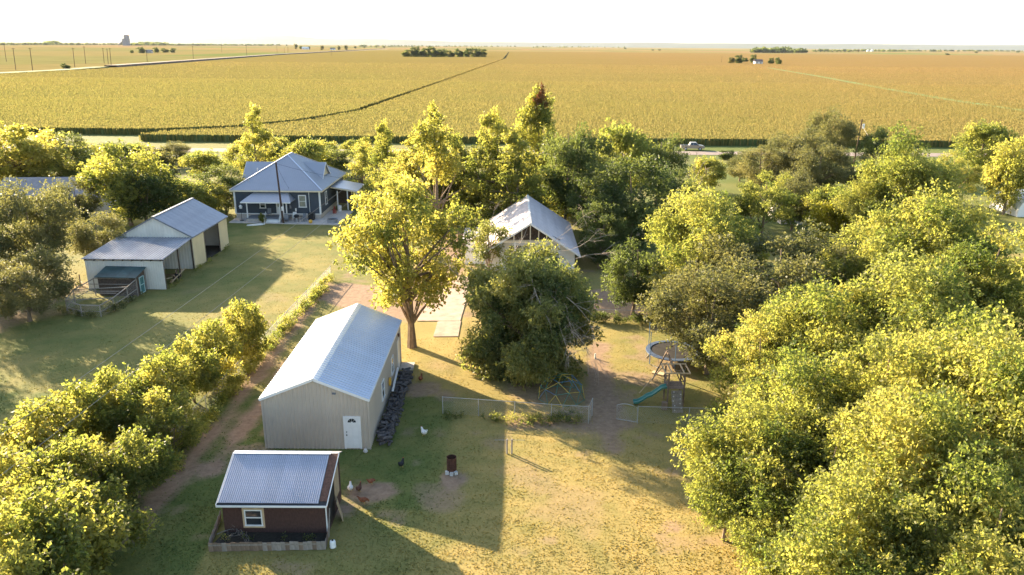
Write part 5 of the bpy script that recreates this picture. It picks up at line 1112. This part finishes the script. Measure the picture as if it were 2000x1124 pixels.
po = link('porch', None, h)
MB().span(-3.9, 1.9, -2.2, -.1, .45, .58).part('porch_floor', 'grey_paint', po); MB().span(-3.88, -1.1, -2.18, -2.1, 0, .45).part('porch_skirt', 'skirt', po)
for x_ in (-3.75, .85, 1.35, 1.8): MB().beam((x_, -2.05, .55), (x_, -2.05, 2.85), .14, .14).part('porch_post', 'white', po)
pr_ = [(-4.45, -2.55, 2.86), (2.55, -2.55, 2.86), (1.6, -.05, 3.85), (-3.2, -.05, 3.85)]; q = MB()
q.prism(pr_, (0, 0, .06)); q.prism([(2.55, -2.55, 2.86), (2.55, -.05, 2.86), (1.6, -.05, 3.85)], (0, 0, .05)); q.prism([(-4.45, -2.55, 2.86), (-3.2, -.05, 3.85), (-4.45, -.05, 2.86)], (0, 0, .05)); o = q.part('porch_roof', 'galv_house', po)
rb = MB()
for k in range(1, 23):
    x_ = -4.45+k*7/23; f = 1.0 if -3.2 < x_ < 1.6 else ((x_+4.45)/1.25 if x_ < 0 else (2.55-x_)/.95); rb.beam((x_, -2.55, 2.93), (x_, -2.55+2.48*f, 2.93+.98*f), .04, .03)
rb.part('porch_rib', 'galv_house', o)['kind'] = 'stuff'
MB().beam((-4.45, -2.57, 2.83), (2.55, -2.57, 2.83), .05, .16).part('porch_fascia', 'white', po)
for k in range(3): MB().span(-1.0, .85, -2.5-.3*k, -2.2-.3*k, 0, .42-.13*k).part('step', 'white', po)
for x_ in (-1.15, 1.0):
    MB().beam((x_, -3.05, 0), (x_, -3.05, .85), .10, .10).part('newel', 'white', po); MB().beam((x_, -3.05, .85), (x_, -2.1, 1.45), .07, .09).part('hand_rail', 'white', po)
    for k in range(3): MB().beam((x_, -2.85+.27*k, .15+.1*k), (x_, -2.85+.27*k, .92+.17*k), .04, .04).part('baluster', 'white', po)
cp = link('carport', None, h)
MB().prism([(HX+.05, 6.2, 3.55), (HX+4.1, 6.4, 2.85), (HX+4.1, 12.6, 2.85), (HX+.05, 12.6, 3.55)], (0, 0, .08)).part('carport_roof', 'galv_house', cp)
MB().beam((HX+.05, 6.2, 3.5), (HX+4.1, 6.4, 2.8), .05, .18).part('carport_fascia', 'cream_trim', cp)
for x_, y_ in ((HX+1.0, 6.6), (HX+2.5, 6.7), (HX+3.9, 6.8), (HX+3.9, 12.3)): MB().beam((x_, y_, 0), (x_, y_, 2.9), .15, .15).part('carport_post', 'white', cp)
MB().span(HX+.1, HX+2.4, 9.8, 9.9, .4, 3.0).part('back_wall', 'darkwood', cp)
for y_, z_ in ((-.09, 2.2), ): 
    MB().span(1.65, 1.90, y_-.06, y_, 1.55, 2.0).part('meter_box', 'grey_paint', h); MB().span(2.45, 2.65, y_-.06, y_, 1.15, 1.6).part('meter_box', 'white', h)
    MB().bar((1.75, -.12, 2.0), (1.75, -.12, 4.6), .035, 6).part('conduit', 'grey_paint', h); MB().bar((4.55, -.12, .1), (4.55, -.12, 4.0), .04, 6).part('downspout', 'white', h)
pt = MB().prism([(-39.7, 105.2, -.05), (-24.2, 104.3, -.05), (-23.9, 113.6, -.05), (-27.4, 113.8, -.05), (-27.4, 107.9, -.05), (-39.7, 107.9, -.05)], (0, 0, .16)).part('patio', 'patio'); structure(pt, 'pale concrete patio in front of the blue house')

# patio furniture
GP = 'things on the patio of the blue house'
def chair(pos, rz, mat, label):
    c = thing('patio_chair', label, 'chair', (pos[0], pos[1], .11), rz, GP)
    MB().box((0, 0, .42), (.52, .5, .05)).part('seat', mat, c); MB().box((0, .25, .78), (.52, .05, .70), 0, -.2).part('backrest', mat, c)
    for sx in (-1, 1):
        MB().box((sx*.28, 0, .60), (.06, .5, .04)).part('armrest', mat, c)
        for sy in (-1, 1): MB().beam((sx*.25, sy*.22, 0), (sx*.25, sy*.22, .58), .05, .05).part('leg', mat, c)
c_ = chair((-34.55, 107.0), 0, 'grey_paint', 'grey chair on the porch left of the door'); bpy.data.objects[-1] if False else None
for o in C.objects:
    if o.get('label') == 'grey chair on the porch left of the door': o.location.z = .58
chair((-31.7, 105.5), .3, 'grey_paint', 'grey chair nearest the utility pole'); chair((-29.4, 105.9), -.4, 'grey_paint', 'grey chair right of the black grill'); chair((-30.9, 106.8), .1, 'white', 'white framed chair against the blue wall')
t = thing('grill', 'black barbecue grill among the patio chairs', 'grill', (-30.3, 105.6, .11), .2, GP)
MB().ball((0, 0, .85), (.38, .28, .26), 12, 8).part('lid', 'black', t, smooth=True); MB().box((.62, 0, .80), (.4, .4, .04)).part('side_shelf', 'black', t)
for sx in (-1, 1):
    for sy in (-1, 1): MB().beam((sx*.25, sy*.16, 0), (sx*.22, sy*.14, .7), .04, .04).part('leg', 'black', t)
tag(MB().box((0, 0, .45), (.8, .75, .9)).box((0, 0, .93), (.84, .79, .06)).part('air_conditioner', 'black', None, (-28.6, 107.2, .11)), 'dark air conditioning unit against the blue front wall', 'air conditioner', GP)
t = thing('stock_tank', 'round galvanised tub on the right end of the patio', 'tub', (-25.3, 105.6, .11), 0, GP)
MB().lathe([(0, .03), (.68, .03), (.72, 0), (.74, .5), (.77, .53), (.70, .53), (.68, .06), (0, .06)], n=24).part('tub_wall', 'galv_old', t); MB().lathe([(0, .42), (.69, .42)], n=24).part('water', 'glass', t)
tag(MB().ball((0, 0, .25), .27, 12, 8).part('ball', 'orange', None, (-28.2, 104.95, .1)), 'yellow ball on the front edge of the patio', 'ball', GP)
t = thing('bird_feeder', 'pale lantern-like bird feeder on a thin post left of the porch', 'feeder', (-38.2, 106.2, .11), 0, GP)
MB().bar((0, 0, 0), (0, 0, 1.75), .03, 6).part('post', 'black', t); MB().lathe([(0, 1.7), (.2, 1.75), (.2, 2.0), (.28, 2.05), (0, 2.3)], n=8).part('feeder_house', 'white', t); MB().lathe([(0, 0), (.3, 0), (.3, .05), (0, .08)], n=12).part('base', 'black', t)
tag(MB().prism([(-1.2, -.2, 0), (-.9, -.34, 0), (.9, -.1, 0), (1.2, .25, 0), (.8, .4, 0), (-.8, .1, 0)], (0, 0, .14)).part('paddle_board', 'white', None, (-35.5, 103.9, 0), .25), 'pale flat board lying on the lawn before the porch steps', 'board')
plant('shrub1', (-34.9, 105.0), 1.5, .55, 'small green shrub beside the porch steps', GL, 'shrub', 'shrub')
plant('small', (-40.4, 105.6), 2.0, .8, 'small shrub at the left corner of the blue house', GL, 'shrub', 'shrub')
tag(MB().box((0, 0, .3), (.5, .5, .6)).box((0, 0, .8), (.2, .25, .5)).part('red_mower', 'red', None, (-26.3, 111.6, .1)), 'dull red garden machine against the side wall', 'mower', GP)
tag(MB().lathe([(0, 0), (.28, 0), (.30, .8), (.32, .82), (0, .95)], n=12).part('white_bin', 'white', None, (-25.9, 113.2, .1)), 'white bin under the carport edge', 'bin', GP)

# ------------------------------------------------------------------ poles and wires
t = thing('utility_pole', 'dark wooden utility pole in front of the blue house porch', 'pole', (-32.0, 104.95, 0))
MB().path([(0, 0, -.3), (-.35, 0, 8.6)], [.15, .11], 9).part('pole_shaft', 'pole', t); MB().lathe([(0, 0), (.16, 0), (.16, .5), (.12, .55), (0, .55)], (.1, -.2, 1.9), 10).part('lamp', 'white', t)
def wire(label, a, b_, sag, r=.013, mat='cable', grp='overhead wires'):
    a, b_ = Vector(a), Vector(b_); pts = [a.lerp(b_, k/14)-Vector((0, 0, sag*4*(k/14)*(1-k/14))) for k in range(15)]
    tag(MB().path(pts, r, 5).part('overhead_wire', mat), label, 'wire', grp)
wire('upper pale wire crossing the barn lawn diagonally', at(668, 372, 7.2), at(-80, 905, 7.2), .15)
wire('lower pale wire crossing the barn lawn diagonally', at(690, 388, 6.6), at(0, 930, 6.6), .12)
pt_ = (-32.35, 104.95, 8.4)
wire('dark wire from the pole down to the house wall', pt_, (-31.75, 107.9, 4.5), .2, .014, 'black'); wire('dark wire from the pole to the right past the carport', pt_, at(700, 352, 6.0), .3, .014, 'black')
p = at(1674, 300, 0); top = at(1684, 233, 10.2)
t = thing('transformer_pole', 'utility pole with grey transformer among the roadside trees', 'pole', (top.x, top.y, 0))
MB().path([(-.5, 0, -.3), (0, 0, 10.2)], [.17, .12], 8).part('pole_shaft', 'pole', t); MB().lathe([(0, 0), (.25, .02), (.25, .85), (.2, .95), (0, .95)], (.42, -.1, 8.3), 10).part('transformer', 'white', t); MB().beam((-.6, 0, 9.8), (.6, 0, 9.8), .10, .12).part('cross_arm', 'pole', t)
wire('pale wire sagging right from the transformer pole', (top.x+.1, top.y, 9.0), at(1742, 296, 5.5), 1.2, .05)
for px, py, lab in ((1142, 96, 'thin pole standing alone in the far corn'), (686, 330, 'thin post on the lawn right of the blue house')):
    z_ = 10 if py < 200 else 4.5; q = at(px, py, z_); t = thing('thin_pole', lab, 'pole', (q.x, q.y, 0)); MB().path([(0, 0, 0), (0, 0, z_)], [.14 if z_ > 9 else .05]*2, 6).part('pole_shaft', 'pole', t)

# ------------------------------------------------------------------ pickup truck on the road
t = thing('pickup_truck', 'pale tan crew cab pickup truck parked on the road', 'truck', (43.7, 189.0, 0), R(-3))
prof = [(-2.85, .55), (-2.85, 1.12), (-.95, 1.15), (-.85, 1.20), (-.55, 1.86), (.75, 1.88), (1.45, 1.24), (2.55, 1.12), (2.80, .95), (2.82, .50), (2.3, .42), (-2.3, .42)]
body = MB(); nP = len(prof)
for sgn in (0,):
    vs = [(x_, (-.92 if z_ < 1.3 else -.74), z_) for x_, z_ in prof] + [(x_, (.92 if z_ < 1.3 else .74), z_) for x_, z_ in prof]
    body.add(vs, [tuple(range(nP)), tuple(range(2*nP-1, nP-1, -1))]+[(k, nP+k, nP+(k+1) % nP, (k+1) % nP) for k in range(nP)])
bd = body.part('body', 'truck', t)
for sy in (-1, 1):
    for poly in ([(-.70, 1.25), (-.47, 1.77), (.10, 1.80), (.10, 1.25)], [(.18, 1.25), (.18, 1.80), (.70, 1.79), (1.18, 1.25)]):
        MB().prism([(x_, sy*(.955-.19*(z_-1.2)/.6), z_) for x_, z_ in poly], (0, sy*.012, 0)).part('side_window', 'glass', bd)
    MB().box((1.15, sy*1.02, 1.3), (.12, .18, .16)).part('mirror', 'black', bd); MB().box((2.80, sy*.68, .92), (.05, .34, .16)).part('headlight', 'white', bd)
    for x_ in (-1.75, 1.75):
        wh = MB().lathe([(.0, -.12), (.30, -.12), (.38, -.10), (.38, .10), (.30, .12), (0, .12)], n=18).part('wheel', 'tyre', t, (x_, sy*.84, .38)); wh.rotation_euler = (math.pi/2, 0, 0)
        MB().lathe([(0, -.13), (.20, -.13), (.22, -.115), (.22, .115), (.20, .13), (0, .13)], n=12).part('rim', 'galv', wh)
MB().prism([(1.42, -.66, 1.29), (1.42, .66, 1.29), (.83, .64, 1.83), (.83, -.64, 1.83)], (.02, 0, .02)).part('windscreen', 'glass', bd); MB().span(-2.75, -1.0, -.78, .78, 1.10, 1.165).part('bed_floor', 'black', bd)

# ------------------------------------------------------------------ buildings half hidden at the edges
t = thing('neighbour_house', 'grey shingled roof half hidden behind trees on the left', 'house', (-66.5, 112, 0), .1)
MB().span(-7, 7, -4, 4, 0, 2.8).part('wall', 'skirt', t)
for sd in (-1, 1): MB().prism([(-7.6, 0, 5.0), (7.6, 0, 5.0), (7.6, sd*4.8, 2.7), (-7.6, sd*4.8, 2.7)], (0, 0, .12)).part('roof_slope', 'slate_roof', t)
p = at(2000, 405, 1.5); t = thing('storage_tent', 'white rounded tarpaulin shelter on the right edge', 'shelter', (p.x+2.2, p.y, 0), .0)
arc = [(3.0*math.cos(a), 3.3*math.sin(a)**.8) for a in [math.pi*k/12 for k in range(13)]]
MB().prism([(x_, 0, z_) for x_, z_ in arc], (0, 7, 0)).part('tarpaulin', 'tarp', t)
p = at(1570, 385, 3.4); t = thing('hidden_house', 'sliver of grey roof among the trees of the grove', 'house', (p.x, p.y, 0))
MB().span(-4, 4, -3, 3, 0, 2.5).part('wall', 'skirt', t)
for sd in (-1, 1): MB().prism([(-4.4, 0, 3.9), (4.4, 0, 3.9), (4.4, sd*3.5, 2.5), (-4.4, sd*3.5, 2.5)], (0, 0, .1)).part('roof_slope', 'slate_roof', t)

# ------------------------------------------------------------------ far country
def far_tree(px, py_base, h, r, label, group, key=None):
    q = at(px, py_base, 0); plant(key or TREE_RND.choice(['far0', 'far1']), q, h, r, label, group, 'tree')
GFC = 'copse in the middle of the far corn'
for k, (px, h) in enumerate(((797, 15), (812, 20), (830, 18), (846, 20), (862, 16), (878, 14), (896, 17), (913, 18), (928, 18), (942, 17))):
    far_tree(px, 113, h*1.15, 11, ('%s tree of the dark copse in the far corn' % ('leftmost', 'second from left', 'third from left', 'fourth from left', 'fifth from left', 'fifth from right', 'fourth from right', 'third from right', 'second from right', 'rightmost')[k]), GFC, 'far0')
GFF = 'trees around the lone farmhouse in the corn'
for px, py, h, r, lab in ((1428, 126, 11, 5.5, 'leftmost tree at the lone farmhouse'), (1442, 126, 15, 6.5, 'tall pale tree left of the lone farmhouse'), (1470, 125, 15.5, 5.5, 'tallest dark tree just behind the lone farmhouse'), (1505, 127, 11, 4.5, 'dark tree right of the lone farmhouse'), (1519, 128, 12, 6, 'rightmost tree at the lone farmhouse'), (1455, 123, 9, 5, 'low tree behind the pale farmhouse tree')):
    far_tree(px, py, h, r, lab, GFF)
def far_house(px, py, wx, wy, hh, label, rz=0, roof='farroof', wall='farwall'):
    q = at(px, py, 0); t = thing('farmhouse', label, 'house', (q.x, q.y, 0), rz, 'far farm buildings'); MB().span(-wx/2, wx/2, -wy/2, wy/2, 0, hh).part('wall', wall, t)
    for sd in (-1, 1): MB().prism([(-wx/2-.5, 0, hh+wy*.3), (wx/2+.5, 0, hh+wy*.3), (wx/2+.5, sd*(wy/2+.5), hh-.1), (-wx/2-.5, sd*(wy/2+.5), hh-.1)], (0, 0, .25)).part('roof_slope', roof, t)
    for k in (-1, 1): MB().span(k*wx*.25-.6, k*wx*.25+.6, -wy/2-.06, -wy/2-.01, 1.9, hh-.5).part('window', 'glass', t)
far_house(1480, 127, 11, 9, 4.6, 'lone white farmhouse with dark roof in the golden corn')
q = at(1409, 124, 0); t = thing('thin_pole', 'pole with a bush at its foot left of the lone farmhouse', 'pole', (q.x, q.y, 0)); MB().path([(0, 0, 0), (.3, 0, 10.5)], [.22, .16], 6).part('pole_shaft', 'pole', t)
GLF = 'trees at the far left farmstead'
for px, py, h, r, lab in ((258, 104, 7, 3.5, 'small round tree left of the far left farmstead'), (276, 104, 14, 9, 'big round tree at the far left farmstead'), (305, 103, 13, 7, 'middle tree at the far left farmstead'), (322, 103, 11, 7, 'third tree at the far left farmstead'), (338, 103, 11, 8, 'rightmost tree at the far left farmstead')):
    far_tree(px, py, h*1.1, r*1.35, lab, GLF, 'far0')
far_house(292, 104, 14, 9, 4.5, 'grey roofed farmhouse between the far left trees', 0, 'elevator', 'skirt')
far_tree(128, 136, 6, 5, 'lone dark bush beside the far left road', 'far bushes', 'far0')
GM = 'trees at the farm beyond the far road'
for px, py, h, r, lab in ((578, 96, 26, 9, 'tallest tree of the farm beyond the far road'), (588, 96, 17, 8, 'pale tree beside the tallest far farm tree'), (604, 97, 16, 6, 'small tree right of the white far farm building'), (629, 98, 20, 9, 'round tree between the two far farm groups'), (662, 98, 19, 9, 'left tree of the right far farm group'), (676, 98, 22, 9, 'right tree of the right far farm group'), (560, 90, 18, 9, 'tree behind the far farm group'), (694, 95, 14, 9, 'low tree at the far end of the road'), (712, 94, 14, 10, 'second low tree at the far end of the road'), (735, 93, 13, 11, 'third low tree at the far end of the road'), (750, 94, 14, 9, 'last low tree at the far end of the road')):
    far_tree(px, py, h, r, lab, GM)
far_house(597, 97, 30, 14, 6, 'white farm building beyond the far road', 0, 'farwall'); far_house(650, 98, 20, 12, 5, 'low dark roofed house between the far farm trees'); far_house(543, 89, 70, 20, 7, 'long pale sheds on the far fields', 0, 'farwall')
# poles by the far road
PG = 'poles along the far left road'
for k, (px, pt_, pb) in enumerate(((12, 94, 121), (31, 104, 137), (64, 104, 139), (146, 102, 132), (167, 98, 125), (203, 100, 124), (211, 101, 125), (217, 101, 128), (287, 102, 122), (379, 95, 117), (434, 87, 103), (483, 92, 112), (542, 89, 105), (556, 95, 104), (563, 94, 103), (626, 96, 104), (648, 97, 111))):
    q = at(px+(2 if px < 300 else 0), pb, 0); dist = math.hypot(q.x, q.y); hh = min(24, (pb-pt_)*dist/FPX*1.02)
    t = thing('power_pole', ('leftmost', 'second from left', 'third from left', 'fourth from left', 'fifth from left', 'first of three close-set', 'middle of three close-set', 'last of three close-set', 'farmstead-side', 'T-topped', 'sixth from right', 'fifth from right', 'fourth from right', 'left of the paired', 'right of the paired', 'second from right', 'rightmost')[k]+' wooden power pole by the far left road', 'pole', (q.x, q.y, 0), 0, PG)
    MB().path([(-.9, 0, 0), (0, 0, hh)], [.28, .22], 6).part('pole_shaft', 'pole', t); MB().beam((-1.6, 0, hh-.8), (1.6, 0, hh-.8), .3, .25).part('cross_arm', 'pole', t)
# grain elevator
q = at(248, 89.5, 0); t = thing('grain_elevator', 'dark grain elevator on the far left horizon', 'elevator', (q.x, q.y, 0)); sc_ = math.hypot(q.x, q.y)/FPX
MB().span(-5*sc_, 4*sc_, -20, 20, 0, 11*sc_).part('silo_block', 'elevator', t); MB().span(-2*sc_, 4*sc_, -15, 15, 11*sc_, 17.5*sc_).part('head_house', 'elevator', t); MB().beam((-14*sc_, 0, 1*sc_), (-3*sc_, 0, 9*sc_), 6, 8).part('conveyor', 'elevator', t)
# far hedgerows that read as one mass, and single far trees
rs = np.random.RandomState(90)
def tree_line(label, px0, px1, py, hh, n_, seed):
    rs = np.random.RandomState(seed); cl = []
    for i in range(n_):
        px = px0+(px1-px0)*(i+rs.rand())/n_; q = at(px, py+rs.rand()*.8, 0); d_ = math.hypot(q.x, q.y); r_ = hh*(.5+.8*rs.rand())
        cl.append(((q.x, q.y, r_*.5), (r_*1.8, r_*1.5, r_*.7), rs.rand()))
    V, F, T = leaf_cloud(rs, cl, .8, 7, 3, 0, 3); o = link('tree_line', np_mesh('tree_line', V, F, M['leaf_dark'], {'tint': ('FACE', T)})); tag(o, label, 'tree line', kind='stuff')
tree_line('far dark tree line right of the grain elevator', 256, 325, 88.5, 16, 34, 1); tree_line('thin far tree line on the left horizon', 330, 545, 89, 9, 50, 2); tree_line('far clump on the left horizon', 88, 112, 87, 20, 10, 3)
tree_line('far hedge line beyond the middle of the corn', 700, 1010, 91, 8, 50, 4); tree_line('far hedge line right of the middle', 1040, 1400, 92.5, 8, 60, 5); tree_line('far trees behind the lone farmhouse', 1475, 1568, 103, 13, 30, 6)
tree_line('far hedge line on the right horizon', 1590, 2000, 100.5, 8, 70, 7); tree_line('far left hedge under the hills', 0, 240, 87.5, 8, 40, 8)
GFB = 'lone far trees in the right fields'
for k, px in enumerate(range(1594, 1672, 8)): far_tree(px, 102, 7.5, 6, '%s from the left of the small round trees on the right horizon' % ('first', 'second', 'third', 'fourth', 'fifth', 'sixth', 'seventh', 'eighth', 'ninth', 'tenth')[k], 'row of small round far trees', 'far0')
for px, py, h, r, lab in ((1676, 102, 20, 10, 'larger far tree at the end of the small round row'), (1221, 96, 13, 12, 'lone far tree above the middle of the corn'), (1275, 99, 7, 9, 'left bush of the far pair in the corn'), (1288, 99, 8, 10, 'right bush of the far pair in the corn'), (1850, 108, 8, 12, 'far bush in the pale right field'), (1906, 104, 11, 14, 'far tree on the right horizon'), (1988, 103, 13, 12, 'far tree at the right edge of the horizon')): far_tree(px, py, h, r, lab, GFB)
for px, k in ((1695, 'left'), (1703, 'right')):
    q = at(px, 101, 0); t = thing('grain_bin', '%s one of two pale round grain bins on the right horizon' % k, 'grain bin', (q.x, q.y, 0), 0, 'far farm buildings'); MB().lathe([(11, 0), (11, 9), (0, 15)], n=16).part('bin_wall', 'farwall', t)
# low hills
def hills(label, dist, h0, seed, x0, x1):
    xs = np.linspace(x0, x1, 160); z = h0*(.35+.65*vnoise(xs/2600., xs*0, seed, 3)); V = []
    for i, x_ in enumerate(xs): V += [(x_, dist-2600, -5), (x_, dist, z[i]), (x_, dist+2600, -5)]
    F_ = []
    for i in range(len(xs)-1): F_ += [(3*i, 3*i+3, 3*i+4, 3*i+1), (3*i+1, 3*i+4, 3*i+5, 3*i+2)]
    structure(link('hills', np_mesh('hills', V, F_, M['hill'], None, True)), label)
hills('low hazy blue hills along the horizon', 19000, 150, 11, -26000, 26000); hills('higher hazy hills on the left horizon', 24000, 330, 15, -30000, -3000)

# ------------------------------------------------------------------ haze
hz = MB(); hz.span(-46000, 46000, -2500, 46000, -2, 420)
m = bpy.data.materials.new('haze_air'); m.use_nodes = True; n = m.node_tree.nodes; l = m.node_tree.links
n.remove(n['Principled BSDF']); pv = n.new('ShaderNodeVolumePrincipled'); pv.inputs['Density'].default_value = 1.1e-5; pv.inputs['Color'].default_value = (.80, .88, 1, 1); pv.inputs['Anisotropy'].default_value = 0
l.new(pv.outputs[0], n['Material Output'].inputs['Volume'])
tag(hz.part('haze', m), 'pale haze in the air over the far fields', 'haze', kind='stuff')
